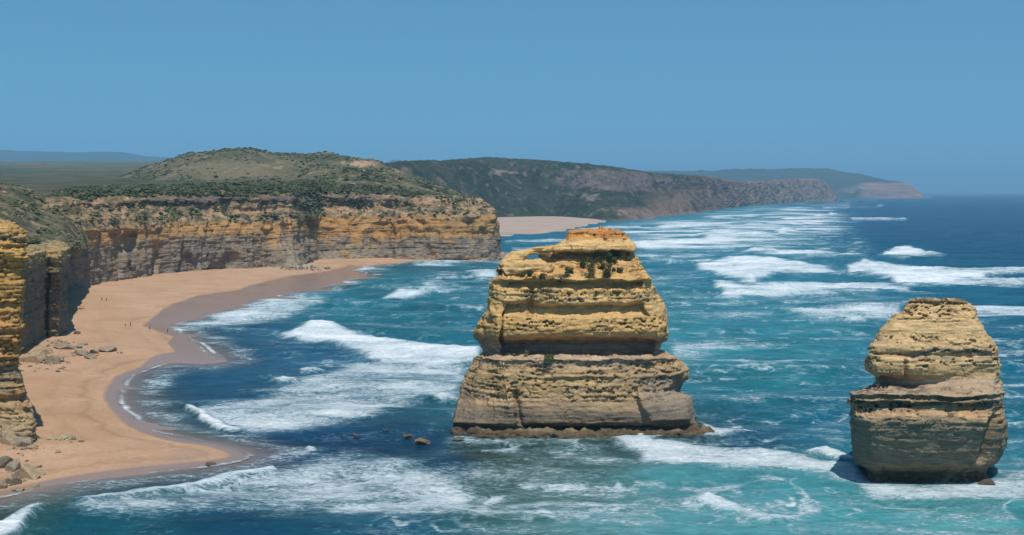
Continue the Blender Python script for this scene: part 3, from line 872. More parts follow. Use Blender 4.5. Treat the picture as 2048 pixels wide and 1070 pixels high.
GOLD = (0.55, 0.355, 0.14); PALEG = (0.58, 0.395, 0.18); GREYB = (0.30, 0.235, 0.155); TAN = (0.42, 0.30, 0.175); BENCH = (0.42, 0.32, 0.24)
zl = z_of(717, 5, D1)
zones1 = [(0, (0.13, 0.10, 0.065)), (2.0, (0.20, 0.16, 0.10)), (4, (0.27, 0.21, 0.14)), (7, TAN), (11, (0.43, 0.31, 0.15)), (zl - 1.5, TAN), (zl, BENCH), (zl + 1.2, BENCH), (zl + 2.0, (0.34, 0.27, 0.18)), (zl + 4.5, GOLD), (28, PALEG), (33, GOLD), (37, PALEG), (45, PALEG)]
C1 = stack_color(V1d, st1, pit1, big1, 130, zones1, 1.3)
px1, py1 = to_pix(V1d[..., 0], V1d[..., 1], V1d[..., 2])
ztop = z_of(474, 19.0, D1)
C1 = mixc(C1, (0.46, 0.20, 0.05), sstep(ztop - 0.6, ztop + 0.2, V1d[..., 2] + 0.5 * big1) * sstep(-0.8, -0.1, fbm(V1d / 2.2, 3, 77)) * 0.9)
C1 = mixc(C1, (0.44, 0.25, 0.10), sstep(500, 515, py1) * sstep(555, 540, py1) * sstep(1080, 1130, px1) * sstep(-0.1, 0.3, fbm(V1d / 2.5, 3, 78)) * 0.7)
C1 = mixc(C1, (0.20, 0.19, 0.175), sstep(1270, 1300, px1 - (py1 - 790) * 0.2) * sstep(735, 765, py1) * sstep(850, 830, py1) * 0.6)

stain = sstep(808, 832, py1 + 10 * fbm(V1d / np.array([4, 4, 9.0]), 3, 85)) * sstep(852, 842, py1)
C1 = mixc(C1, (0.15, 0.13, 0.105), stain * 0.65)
strk = sstep(0.1, 0.45, fbm(V1d / np.array([1.6, 1.6, 14.0]), 3, 86)) * sstep(730, 770, py1) * sstep(850, 830, py1)
C1 = mixc(C1, (0.19, 0.16, 0.125), strk * 0.45)
s1 = empty('sea_stack', (float(P(1170, 868, D1 + 15)[0]), D1 + 15, 0), label='largest golden limestone sea stack, two tiers with a ledge, standing mid-picture', cat='sea stack')


def local(o, arr):
    return arr - np.array(o.location, np.float32)


V1l = local(s1, V1d)
r_b = rowof(V1, zl + 0.25); r_c = rowof(V1, ztop - 0.3)
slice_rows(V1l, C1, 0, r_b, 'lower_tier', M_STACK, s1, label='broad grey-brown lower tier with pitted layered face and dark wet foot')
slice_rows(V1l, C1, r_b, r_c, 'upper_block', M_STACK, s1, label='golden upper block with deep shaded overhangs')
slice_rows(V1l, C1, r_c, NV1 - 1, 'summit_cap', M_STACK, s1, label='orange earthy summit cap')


def rock_path(pts, radii, nseg=26, nper=24, seed=0, amp=0.35, flat=(1, 1, 1)):
    """a lumpy rock lofted along a path; returns grid verts"""
    pts = np.array(pts, float); radii = np.array(radii, float)
    A = resample(np.concatenate([pts, radii[:, None]], 1), nseg, 0)
    A = blur(A, 2, 0, False)
    p, r = A[:, :3], A[:, 3]
    tan = np.gradient(p, axis=0); tan /= np.linalg.norm(tan, axis=1)[:, None] + 1e-9
    ref = np.array([0, 1.0, 0])
    s_ = np.cross(tan, ref); s_ /= np.linalg.norm(s_, axis=1)[:, None] + 1e-9
    u_ = np.cross(s_, tan)
    th = np.linspace(0, 2 * math.pi, nper, endpoint=False)
    V = p[:, None] + r[:, None, None] * (np.cos(th)[None, :, None] * s_[:, None] * flat[0] + np.sin(th)[None, :, None] * u_[:, None] * flat[1])
    n = V - p[:, None]
    n /= np.linalg.norm(n, axis=-1, keepdims=True) + 1e-9
    V = V + n * (amp * (fbm(V / 1.6, 3, seed) + 0.5 * strata(V, 1.0, seed) + 0.7 * layers(V, 0.45, seed + 3)))[..., None]
    return V


arch = rock_path([P(1004, 545, D1 + 15), P(1010, 532, D1 + 15.5), P(1020, 524, D1 + 16), P(1036, 514, D1 + 16.6), P(1052, 507, D1 + 17), P(1068, 501, D1 + 17.3), P(1084, 499, D1 + 17.6), P(1100, 503, D1 + 18)],
                 [1.1, 1.4, 1.6, 1.5, 1.0, 0.5, 0.7, 1.5], 70, 44, 140, 0.42, (1.0, 1.7))
ca = stack_color(arch, strata(arch, 1, 3), np.zeros(arch.shape[:2]), 0, 150, [(0, PALEG), (60, PALEG)], -5)
new_obj('rock_arch', mesh_np('rock_arch', local(s1, arch), grid_quads(70, 44, True), M_STACK, colors=ca), s1, label='small natural arch at the left shoulder of the upper block')
shoulder = rock_path([P(1002, 548, D1 + 14), P(1030, 537, D1 + 15), P(1058, 538, D1 + 16), P(1090, 538, D1 + 17)], [1.4, 1.9, 1.5, 1.6], 60, 44, 144, 0.55, (1.0, 2.0))
cs = stack_color(shoulder, strata(shoulder, 1, 3), np.zeros(shoulder.shape[:2]), 0, 151, [(0, PALEG), (60, PALEG)], -5)
new_obj('rock_shoulder', mesh_np('rock_shoulder', local(s1, shoulder), grid_quads(60, 44, True), M_STACK, colors=cs), s1)

# ---- the smaller stack on the right
T2 = [
 (1000, 1738, 1775, 1955, 1990, 1.4, 1.4), (974, 1738, 1772, 1955, 1992, 1.8, 1.6), (966, 1738, 1768, 1955, 1986, 2.6, 2.0), (958, 1738, 1766, 1956, 1976, 3.8, 2.8), (946, 1736, 1764, 1958, 1972, 4.2, 3.2), (936, 1728, 1758, 1962, 1976, 2.6, 2.0),
 (928, 1714, 1748, 1962, 1990, 0.0, 0.3), (920, 1708, 1744, 1962, 2002, -0.2, 0.0), (905, 1706, 1741, 1966, 2010, -0.9, -0.6), (880, 1703, 1738, 1972, 2016, -1.7, -1.3), (850, 1702, 1736, 1978, 2017, -2.5, -2.0), (838, 1701, 1735, 1982, 2013, -2.6, -2.2), (832, 1700, 1735, 1985, 2010, -2.3, -2.0), (822, 1700, 1735, 1985, 2010, -1.2, -1.2),
 (815, 1700, 1734, 1988, 2006, -0.5, -0.9), (806, 1700, 1733, 1990, 2006, -0.4, -0.8), (801, 1700, 1733, 1990, 2008, -1.7, -1.5), (797, 1701, 1734, 1990, 2007, -0.6, -0.8), (793, 1702, 1735, 1990, 2007, -0.4, -0.6), (789, 1699, 1734, 1992, 2011, -1.5, -1.4),
 (786, 1704, 1738, 1991, 2007, -0.6, -0.4), (780, 1716, 1746, 1989, 2004, (2.0, 0.2, 0.2), 1.6), (774, 1734, 1754, 1988, 2003, (5.4, 1.2, 0.8), 3.4), (769, 1744, 1757, 1987, 2002, (7.2, 2.4, 1.4), 4.2), (763, 1748, 1758, 1988, 2002, (7.4, 3.4, 2.2), 4.6), (757, 1749, 1757, 1989, 2001, (6.2, 3.9, 2.9), 4.6), (754, 1748, 1756, 1991, 2000, (4.4, 4.0, 3.4), 4.2), (748, 1744, 1755, 1993, 2000, 3.9, 3.8),
 (738, 1733, 1753, 1993, 2001, 3.6, 3.6), (732, 1729, 1752, 1992, 2001, 3.6, 3.6), (720, 1732, 1752, 1989, 1999, 3.9, 3.9), (714, 1735, 1753, 1987, 1996, 4.4, 4.2), (709, 1738, 1755, 1985, 1993, 5.2, 4.8), (705, 1740, 1756, 1985, 1995, 4.6, 4.4), (697, 1737, 1755, 1982, 1996, 4.4, 4.4), (694, 1738, 1757, 1978, 1990, 4.7, 4.6),
 (688, 1748, 1762, 1974, 1986, 5.2, 5.2), (682, 1749, 1763, 1970, 1980, 5.4, 5.4), (676, 1750, 1764, 1968, 1977, 5.9, 5.8), (660, 1757, 1772, 1961, 1969, 6.4, 6.4), (650, 1768, 1782, 1956, 1964, 7.0, 7.0), (640, 1778, 1790, 1950, 1958, 7.7, 7.7), (630, 1792, 1804, 1945, 1953, 8.4, 8.4),
 (620, 1804, 1814, 1940, 1949, 9.1, 9.1), (612, 1810, 1820, 1934, 1942, 9.7, 9.7), (606, 1815, 1824, 1929, 1936, 10.4, 10.4), (603, 1812, 1820, 1928, 1934, 9.8, 9.8), (600.5, 1814, 1822, 1925, 1931, 10.2, 10.2), (599, 1826, 1834, 1910, 1918, 14.0, 14.0), (598.5, 1850, 1855, 1885, 1890, 17.0, 17.0)]
D2 = float(D(974))
rows2 = stack_sections(D2, T2, 24.0, 8.0, 7.0, 972.0)
V2 = loft_grid(rows2, SEGW, 500, 400, 1, 0)
b2 = [(z_of(830, -1, D2), z_of(802, -1, D2), 1.2), (z_of(730, 4, D2), z_of(696, 4, D2), 1.0), (z_of(642, 7, D2), z_of(603, 10, D2), 1.0), (z_of(680, 6, D2), z_of(672, 6, D2), 0.9), (z_of(784, 2, D2), z_of(770, 5, D2), 0.8)]


def groove2(V):
    px, py = to_pix(V[..., 0], V[..., 1], V[..., 2])
    g = -1.9 * np.exp(-((px - 1992 + (py - 830) * 0.30) / 8.0) ** 2) * sstep(815, 840, py) * sstep(935, 915, py)
    g = g - 1.2 * np.exp(-((px - 1812) / 4.0) ** 2) * sstep(715, 725, py) * sstep(765, 755, py)
    return g * (V[..., 1] < D2 + 18)


V2d, st2, pit2, big2 = stack_detail(V2, D2, b2, 200, 0.8, groove2, 10.5, [(z_of(676, 6, D2), z_of(645, 7, D2)), (z_of(760, 4, D2), z_of(730, 4, D2))])
z2l = z_of(788, -1, D2)
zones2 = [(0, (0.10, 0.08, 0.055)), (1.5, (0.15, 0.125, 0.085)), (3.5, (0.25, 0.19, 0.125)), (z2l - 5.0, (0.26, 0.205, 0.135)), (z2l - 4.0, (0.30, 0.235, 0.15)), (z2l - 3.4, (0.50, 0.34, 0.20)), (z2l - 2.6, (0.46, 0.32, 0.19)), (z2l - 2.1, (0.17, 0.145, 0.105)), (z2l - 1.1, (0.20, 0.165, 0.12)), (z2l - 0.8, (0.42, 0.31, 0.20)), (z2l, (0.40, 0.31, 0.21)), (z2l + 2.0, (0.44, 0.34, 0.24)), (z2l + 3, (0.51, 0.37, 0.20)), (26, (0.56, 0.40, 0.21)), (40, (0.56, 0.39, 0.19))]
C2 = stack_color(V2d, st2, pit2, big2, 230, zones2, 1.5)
px2, py2 = to_pix(V2d[..., 0], V2d[..., 1], V2d[..., 2])
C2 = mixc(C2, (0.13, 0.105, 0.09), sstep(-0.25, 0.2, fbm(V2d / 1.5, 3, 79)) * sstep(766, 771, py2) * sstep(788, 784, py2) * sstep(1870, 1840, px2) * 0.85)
C2 = mixc(C2, (0.12, 0.10, 0.08), sstep(z_of(605, 10, D2), z_of(602.5, 10, D2), V2d[..., 2]) * sstep(-0.4, 0.1, fbm(V2d / 2.0, 3, 82)) * 0.8)
C2 = mixc(C2, (0.21, 0.185, 0.155), sstep(-0.25, 0.2, fbm(V2d / np.array([3, 3, 1.0]), 3, 80)) * sstep(690, 697, py2) * sstep(722, 714, py2) * sstep(1780, 1850, px2) * 0.75)
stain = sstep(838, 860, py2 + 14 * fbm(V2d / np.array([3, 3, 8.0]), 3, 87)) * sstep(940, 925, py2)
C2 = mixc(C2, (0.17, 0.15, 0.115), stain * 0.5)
strk = sstep(0.05, 0.4, fbm(V2d / np.array([1.4, 1.4, 12.0]), 3, 88)) * sstep(800, 830, py2)
C2 = mixc(C2, (0.15, 0.13, 0.10), strk * 0.45)
C2 = mixc(C2, (0.42, 0.32, 0.20), sstep(1900, 1950, px2 + (py2 - 880) * 0.5) * sstep(850, 880, py2) * sstep(-0.1, 0.3, fbm(V2d / 2.5, 3, 89)) * 0.5)
s2 = empty('sea_stack', (float(P(1855, 970, D2 + 10)[0]), D2 + 10, 0), label='smaller tapering sea stack with undercut foot, at the right edge', cat='sea stack')
V2l = local(s2, V2d)
r_b = rowof(V2, z2l + 0.2); r_c = rowof(V2, z_of(603.5, 10, D2))
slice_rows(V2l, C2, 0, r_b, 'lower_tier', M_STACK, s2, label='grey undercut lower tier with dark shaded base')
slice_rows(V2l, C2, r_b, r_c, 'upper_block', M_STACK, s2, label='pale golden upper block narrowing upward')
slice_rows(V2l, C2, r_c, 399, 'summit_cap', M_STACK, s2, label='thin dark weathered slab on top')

# ------------------------------------------------------------------ near cliffs on the left
def pillar(table, D0, nu, nv, mapf, seed, bands, amp, colz, wet=-9, name='cliff', label='', mat=None, groove=None):
    rows = [mapf(*t_) for t_ in table]
    V = loft_grid(rows, SEGW, nu, nv, 2, 1)
    Vd, st, pit, big = stack_detail(V, D0, bands, seed, amp, groove)
    c = stack_color(Vd, st, pit, big, seed + 30, colz, wet)
    return V, Vd, c, st, pit, big


# golden buttress nearest the camera
DB = 246.0


def sec_gold(py, xr, f):
    z = float(P(0, py, DB + f)[2])
    def at(px, off):
        p_ = P(px, py, DB + off); p_[2] = z; return p_
    return [at(-420, f + 25), at(-330, f + 8), at(-260, f), at(-254, f), at(-110, f + 1.0), at(xr - 34, f), at(xr - 22, f + 0.2), at(xr - 8, f + 1.0), at(xr, f + 3.0), at(xr - 45, 60), at(-150, 80), at(-420, 60)]


TB = [(925, 74, -2.0), (905, 73, -1.5), (885, 71, -1.0), (868, 72, -0.8), (852, 71, -0.4), (838, 68, 0.2), (822, 60, 1.0), (808, 52, 1.6), (803, 48, 2.6), (790, 47, 2.4), (775, 47, 2.0), (770, 45, 3.4), (764, 44, 3.6), (758, 42, 2.6), (753, 40, 3.8), (745, 38, 4.2),
      (730, 38, 4.0), (712, 39, 3.8), (690, 41, 3.8), (668, 44, 3.6), (645, 47, 3.8), (618, 49, 4.0), (590, 50, 3.8), (560, 52, 4.0), (535, 53, 4.4), (528, 54, 3.4), (515, 55, 3.2), (500, 55, 3.8), (486, 54, 4.8), (476, 53, 5.0), (466, 50, 5.4), (456, 42, 7.0), (448, 30, 9.5), (442, 14, 13.0), (437, -20, 18.0), (434, -60, 26.0)]
VB, VBd, CB, stB, pitB, bigB = pillar(TB, DB, 420, 360, sec_gold, 300, [(28, 44, 1.0), (16, 26, 0.8)], 1.35,
    [(0, (0.36, 0.27, 0.17)), (7, (0.40, 0.30, 0.17)), (10, (0.36, 0.24, 0.12)), (15, (0.27, 0.215, 0.14)), (18, (0.42, 0.24, 0.085)), (30, (0.48, 0.275, 0.085)), (40, (0.52, 0.32, 0.11)), (46, (0.43, 0.29, 0.13))])
gv = sstep(0.0, 0.35, fbm(VBd / 3.0, 3, 83)) * sstep(42.0, 44.5, VBd[..., 2])
CB = mixc(CB, (0.10, 0.13, 0.05), gv * 0.9)
new_obj('cliff', mesh_np('cliff', VBd, grid_quads(VB.shape[0], VB.shape[1], True), M_STACK, colors=CB), kind='structure', label='sunlit golden layered cliff nearest the camera at the left edge')

# dark shaded buttress beyond it
def sec_dark(py, xr, f):
    z = float(P(100, py, 440 + f)[2])
    def at(px, d):
        p_ = P(px, py, d); p_[2] = z; return p_
    x = xr
    return [at(-120, 420 + f), at(-60, 385 + f), at(30, 372 + f), at(36, 373 + f), at(78 + (x - 137) * .5, 408 + f), at(x - 44, 421.5 + f), at(x - 38, 420 + f), at(x - 18, 421 + f), at(x, 438 + f), at(x - 22, 520), at(0, 540), at(-120, 500)]


TD = [(705, 136, 4), (690, 136, 4), (676, 136, 3.5), (660, 136, 3), (640, 135, 2.5), (610, 135, 1.0), (580, 136, -0.8), (555, 138, -2.4), (530, 140, -3.8), (508, 141, -4.6), (496, 140, -4.2), (490, 136, 3), (486, 128, 8), (483, 116, 16), (481, 100, 30)]
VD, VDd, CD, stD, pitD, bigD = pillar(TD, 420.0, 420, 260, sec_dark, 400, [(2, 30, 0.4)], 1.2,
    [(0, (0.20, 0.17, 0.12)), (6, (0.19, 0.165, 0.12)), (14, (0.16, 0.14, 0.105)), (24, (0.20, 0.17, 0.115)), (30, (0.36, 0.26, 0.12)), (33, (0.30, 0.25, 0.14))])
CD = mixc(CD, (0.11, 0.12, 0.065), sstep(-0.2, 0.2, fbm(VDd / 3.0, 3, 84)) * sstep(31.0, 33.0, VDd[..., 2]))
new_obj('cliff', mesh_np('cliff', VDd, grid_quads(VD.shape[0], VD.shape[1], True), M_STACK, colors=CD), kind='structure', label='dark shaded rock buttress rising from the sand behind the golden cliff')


# ------------------------------------------------------------------ land sheets
def sheet(ctrl, nu, nv, wu=None, wv=None, smu=3, smv=2):
    """ctrl (rows, cols, 3): rows upward / inland, columns left to right"""
    C = np.array(ctrl)
    V = resample(resample(C, nu, 1, wu), nv, 0, wv)
    V = blur(blur(V, smu, 1, False), smv, 0, False)
    return V


def veg_color(V, n, seed, green=(0.062, 0.075, 0.030), dry=(0.15, 0.135, 0.075), earth=(0.40, 0.29, 0.185), s=1.0, thr=0.15):
    a = fbm(V / (26.0 * s), 4, seed); b = fbm(V / (7.0 * s), 3, seed + 4)
    c = np.broadcast_to(np.array(green, np.float32), V.shape).copy()
    c = mixc(c, dry, sstep(-0.15, 0.35, a + 0.5 * b))
    steep = 1 - np.clip(n[..., 2], 0, 1)
    c = mixc(c, earth, sstep(thr, thr + 0.3, fbm(V / (14.0 * s), 4, seed + 8) + 0.35 * steep))
    return c


# the long cliff with its slope, dark crag and scrub edge
ST_ = [  # base px, base py, then rows r2..r9 as py
 (40, 606, 560, 520, 490, 470, 452, 436, 420, 405),
 (137, 586, 532, 490, 468, 446, 422, 408, 400, 388),
 (230, 567, 525, 482, 458, 436, 413, 402, 396, 382),
 (330, 552, 520, 487, 460, 436, 412, 398, 393, 380),
 (450, 541, 510, 487, 458, 436, 421, 396, 392, 374),
 (545, 535, 500, 482, 460, 441, 419, 397, 389, 372),
 (590, 531, 500, 480, 456, 434, 414, 396, 383, 370),
 (640, 519, 502, 478, 452, 432, 412, 394, 380, 368),
 (760, 515, 500, 487, 441, 428, 414, 396, 387, 376),
 (880, 515, 500, 477, 437, 428, 415, 407, 400, 393),
 (960, 514, 497, 468, 433, 425, 416, 410, 405, 402),
 (988, 513, 495, 464, 437, 431, 426, 421, 416, 412),
 (1001, 509, 492, 464, 446, 441, 437, 433, 430, 428),
 (992, 500, 488, 464, 450, 446, 442, 438, 436, 434)]
xoff = {11: [0, 0, 0, 0, 0, -1, -3, -6, -10, -14, -20], 12: [2, 2, 1, 0, -1, -3, -7, -12, -16, -20, -30], 13: [2, 2, 1, 0, -1, -3, -8, -14, -18, -22, -34]}
dadd = [0, 0, 1.5, 3.5, 5.5, 15, 28.5, 27, 42, 75, 150]
rowsC = [[] for _ in range(11)]
for i, s_ in enumerate(ST_):
    bx, by = s_[0], s_[1]
    d = float(D(by, 2.5))
    if i == 12: d += 25
    if i == 13: d += 140
    pys_ = [by + 9, by] + list(s_[2:])
    pys_.append(pys_[-1] - (6 if i < 9 else 1))
    for r in range(11):
        ox = xoff.get(i, [0] * 11)[r]
        ledge = 4.0 if (r == 7 and i not in (3, 4, 5, 8)) else 0
        gull = ledge + 8 if (i == 7 and 2 <= r <= 6) else ledge
        rowsC[r].append(P(bx + ox - (r - 4) * 0.0, pys_[r], d + dadd[r] + gull))
wu = [np.hypot(ST_[i + 1][0] - ST_[i][0], 12) for i in range(13)]
VL = sheet(rowsC, 820, 250, wu, [10, 34, 30, 26, 26, 26, 26, 12, 20, 20], 5, 2)
nL = grid_normals(VL)
hL = VL[..., 2]
pxL, pyL = to_pix(VL[..., 0], VL[..., 1], VL[..., 2])
tr = np.linspace(0, 1, 250)[:, None] + 0 * hL
face = sstep(31, 27, hL + 2 * noise(VL / 20, 511)) * sstep(-2, 2, hL)
slope = sstep(27, 31, hL) * sstep(47, 43, hL)
butt = fbm(np.stack([VL[..., 0] / 20, VL[..., 1] / 20, hL / 70], -1), 4, 500) - 0.5 * sstep(0.1, 0.4, noise(np.stack([VL[..., 0] / 13, VL[..., 1] / 13, hL / 22], -1), 501))
but2 = ridged(np.stack([VL[..., 0] / 7, VL[..., 1] / 7, hL / 30], -1), 3, 505)
crag = fbm(VL / np.array([4.5, 4.5, 6.0]), 4, 507)
stL = strata(VL * np.array([.5, .5, .6]), 1.0, 509)
dsp = face * (6.0 * butt + 0.9 * (but2 - 0.5) + 1.2 * fbm(VL / np.array([5, 5, 9.0]), 4, 503)) + slope * (2.4 * fbm(VL / 11, 4, 512) + 2.3 * crag) + 0.45 * stL * sstep(50, 44, hL) + 0.5 * crag
cL1, eL1 = cells((VL[..., 0] * .85 + VL[..., 1] * .5) / 5.0 + 0.5 * crag, hL / 7.0 + 0.3 * crag, 7)
cL2, eL2 = cells((VL[..., 0] * .85 + VL[..., 1] * .5) / 2.6, hL / 1.5, 9)
bk = sstep(-0.1, 0.4, noise(VL / 15, 526))
dsp += sstep(47, 43, hL) * (bk * (0.55 * cL1 - 0.4 * eL1) + 0.2 * cL2 + 0.5 * layers(VL * np.array([.5, .5, .5]), 0.8, 527))
gul = ridged(np.stack([VL[..., 0] / 17, VL[..., 1] / 17, hL / 80], -1), 3, 525)
dsp += slope * 4.0 * (gul - 0.45)
dsp += 1.3 * crag * sstep(40, 42, hL) * sstep(49, 46, hL)
nh = nL.copy(); nh[..., 2] *= 0.4; nh /= np.linalg.norm(nh, axis=-1, keepdims=True)
VLd = VL + nh * dsp[..., None]
VLd[..., 2] += 3.2 * fbm(VL / np.array([22, 22, 40.0]), 4, 529) * sstep(38, 45, hL) * sstep(70, 50, hL)
# talus cone at the notch
tal = np.exp(-(((pxL - 582) / 26.0) ** 2)) * sstep(26, 2, hL)
VLd = VLd + np.array([0.5, -0.85, 0]) * (tal * (1 - hL / 30).clip(0, 1) * 20 * (1 + 0.35 * crag))[..., None]
nL2 = grid_normals(VLd)
zz = hL + 1.5 * noise(VL / 25, 515) + 0.6 * stL
rt = sstep(600, 680, pxL)
orange = sstep(lerp(24.5, 13, 0) - 0 + 0 * hL, 26 + 0 * hL, zz)
c_low = np.stack([np.interp(zz, [0, 5, 12, 20, 26], v) for v in ([.31, .28, .27, .30, .31], [.265, .24, .225, .245, .245], [.205, .187, .172, .18, .17])], -1)
o_lo = lerp(23.5, 17.0, rt)
omask = sstep(o_lo - 1.0, o_lo + 1.5, zz + 1.8 * fbm(VL / 9, 3, 516)) * sstep(33, 30.5, zz)
omask *= lerp(0.85, 1.0, rt)
omask = np.maximum(omask, 0.8 * sstep(0.12, 0.4, fbm(VL / np.array([14, 14, 22.0]), 4, 528)) * sstep(8, 14, zz) * sstep(33, 30, zz))
cL = mixc(c_low, (0.50, 0.265, 0.07), omask * (0.75 + 0.25 * np.clip(fbm(VL / 6, 3, 517) * 2, -1, 1)))
cL = mixc(cL, (0.42, 0.27, 0.10), sstep(0.1, 0.4, fbm(VL / np.array([9, 9, 14.]), 3, 518)) * face * 0.7 * lerp(0.5, 1, rt))
cL = mixc(cL, (0.10, 0.09, 0.075), sstep(0.15, 0.5, fbm(VL / np.array([5, 5, 16.]), 4, 519)) * face * 0.6)
sl_c = veg_color(VL, nL2, 520, (0.12, 0.112, 0.062), (0.26, 0.205, 0.125), (0.43, 0.295, 0.175), 0.45, -0.02)
cL = mixc(cL, (0, 0, 0), 0 * hL)
m_sl = sstep(29.5, 32.5, zz)
cL = cL * (1 - m_sl[..., None]) + sl_c * m_sl[..., None]
cragm = sstep(40.5, 42.5, zz) * sstep(48.5, 46.5, zz) * sstep(250, 340, pxL) * sstep(830, 780, pxL) * sstep(-0.25, 0.15, fbm(VL / 18, 3, 522) + 0.15)
cL = mixc(cL, (0.15, 0.125, 0.105), cragm * 0.9)
VLd = VLd - nh * (cragm * sstep(0.0, 0.5, crag) * 2.2)[..., None]
top_c = veg_color(VL, nL2, 524, (0.05, 0.066, 0.024), (0.12, 0.115, 0.06), (0.36, 0.26, 0.17), 0.6, 0.22)
m_tp = sstep(46.5, 49, zz + 2 * fbm(VL / 10, 3, 523))
cL = cL * (1 - m_tp[..., None]) + top_c * m_tp[..., None]
gly = np.exp(-((pxL - 612 - (pyL - 430) * 0.35) / 20.0) ** 2) * sstep(395, 412, pyL) * sstep(470, 452, pyL)
cL = mixc(cL, (0.09, 0.095, 0.035), gly * 0.85)
cL = mixc(cL, (0.30, 0.265, 0.20), tal * 0.6)
new_obj('cliff', mesh_np('cliff', VLd, grid_quads(250, 820), M_CLIFF, colors=cL), kind='structure', label='long banded cliff with orange layer and grey foot behind the beach')

# hillside above the dark buttress
cols_ = [(-320, 262, 436, 360, 640), (-120, 300, 440, 361, 640), (-20, 330, 452, 366, 640), (30, 385, 478, 371, 640), (60, 425, 486, 379, 645), (90, 440, 488, 392, 650), (125, 452, 490, 401, 660), (150, 520, 497, 410, 670), (175, 600, 500, 422, 690)]
rowsH = []
for k in range(6):
    t_ = k / 4.0
    rr_ = []
    for (px_, d0, p0, p1, d1) in cols_:
        if k <= 4:
            bend = 1 - (1 - t_) ** 1.3
            rr_.append(P(px_, lerp(p0, p1, t_), lerp(d0, d1, bend)))
        else:
            rr_.append(P(px_, p1 + 6, d1 + 160))
    rowsH.append(rr_)
VH = sheet(rowsH, 260, 150)
nH = grid_normals(VH)
VH = VH + nH * (1.6 * fbm(VH / 14, 4, 540) + 0.8 * fbm(VH / 4, 3, 541))[..., None]
cH = veg_color(VH, nH, 545, (0.075, 0.085, 0.045), (0.17, 0.145, 0.095), (0.35, 0.25, 0.165), 0.6, 0.12)
new_obj('hillside', mesh_np('hillside', VH, grid_quads(150, 260), M_CLIFF, colors=cH), kind='structure', label='grey-green scrub hillside sloping down above the dark buttress')

# plain
rowsP = [[P(px_, py_, d_) for px_ in np.linspace(-700, xr_, 8)] for py_, d_, xr_ in ((404, 720, 60), (392, 820, 170), (376, 950, 300), (358, 1400, 560), (345, 2200, 640), (333, 3600, 640), (323, 5600, 640), (326, 7500, 640))]
VP = sheet(rowsP, 200, 160)
VP[..., 2] += 2.2 * fbm(VP / 60, 4, 550) * sstep(650, 900, VP[..., 1]) + 6 * fbm(VP / 500, 3, 551) * sstep(900, 2500, VP[..., 1])
cP = np.broadcast_to(np.array((0.19, 0.175, 0.105), np.float32), VP.shape).copy()
cP = mixc(cP, (0.12, 0.14, 0.065), sstep(-0.2, 0.35, fbm(VP / np.array([220, 420, 100]), 4, 553)))
cP = mixc(cP, (0.055, 0.07, 0.03), sstep(0.05, 0.4, fbm(VP / 25, 4, 554)) * 0.6)
new_obj('plain', mesh_np('plain', VP, grid_quads(160, 200), M_FAR, colors=cP), kind='structure', label='flat grassy plain behind the cliff tops')

# scrub hill behind the long cliff
hx = [200, 280, 330, 380, 440, 500, 560, 610, 650, 700, 760, 800, 860, 920, 960, 990]
crest = [366, 340, 325, 308, 300, 299, 310, 311, 306, 314, 325, 341, 367, 389, 402, 425]
mid = [376, 362, 350, 338, 334, 330, 336, 340, 343, 344, 348, 358, 374, 394, 406, 428]
ridg = [392, 385, 380, 376, 370, 366, 361, 352, 345, 341, 345, 357, 376, 396, 408, 430]
foot = [404, 398, 394, 391, 388, 384, 378, 370, 366, 366, 372, 382, 396, 406, 414, 434]
def dd_(base, i):
    return base - 60 * sstep(800, 1000, hx[i]) * (base - 980) / 100.0
rowsR = [[P(hx[i], foot[i], dd_(1020, i)) for i in range(16)], [P(hx[i], ridg[i], dd_(1130, i)) for i in range(16)], [P(hx[i], lerp(ridg[i], mid[i], .4) + 3, dd_(1250, i)) for i in range(16)],
         [P(hx[i], mid[i], dd_(1400, i)) for i in range(16)], [P(hx[i], crest[i], dd_(1560, i)) for i in range(16)], [P(hx[i], crest[i] + 6, dd_(1850, i)) for i in range(16)]]
VR = sheet(rowsR, 420, 240, None, [30, 20, 25, 30, 10], 4, 4)
nR = grid_normals(VR)
gR = ridged(VR / np.array([85, 110, 90.0]), 4, 562)
VR = VR + nR * (6 * (gR - 0.5) * sstep(0, 0.25, np.linspace(0, 1, 240)[:, None]) + 3.5 * fbm(VR / 40, 4, 560) + 1.8 * fbm(VR / 9, 4, 561))[..., None]
pxR, pyR = to_pix(VR[..., 0], VR[..., 1], VR[..., 2])
cR = veg_color(VR, nR, 565, (0.085, 0.092, 0.05), (0.15, 0.14, 0.08), (0.27, 0.205, 0.13), 1.2, 0.24)
sandp = np.exp(-(((pxR - 722) / 40.0) ** 2 + ((pyR - 327) / 9.0) ** 2)) + 0.8 * np.exp(-(((pxR - 805) / 24.0) ** 2 + ((pyR - 343) / 5.0) ** 2))
cR = mixc(cR, (0.44, 0.29, 0.20), sstep(0.5, 0.9, sandp + 0.9 * fbm(VR / 9, 3, 566)))
pal = np.exp(-((pxR - 470) / 130.0) ** 2) * sstep(318, 330, pyR) * sstep(362, 350, pyR)
cR = mixc(cR, (0.19, 0.17, 0.10), pal * 0.8)
cR = mixc(cR, (0.30, 0.23, 0.15), sstep(0.2, 0.42, fbm(VR / 16, 4, 568)) * 0.75)
cR = mixc(cR, (0.40, 0.29, 0.18), sstep(0.15, 0.35, fbm(VR / 10, 3, 567)) * sstep(355, 368, pyR) * sstep(520, 560, pxR) * sstep(760, 700, pxR) * 0.8)
new_obj('hill', mesh_np('hill', VR, grid_quads(240, 420), M_CLIFF, colors=cR), kind='structure', label='rolling scrub-covered hill behind the long cliff')

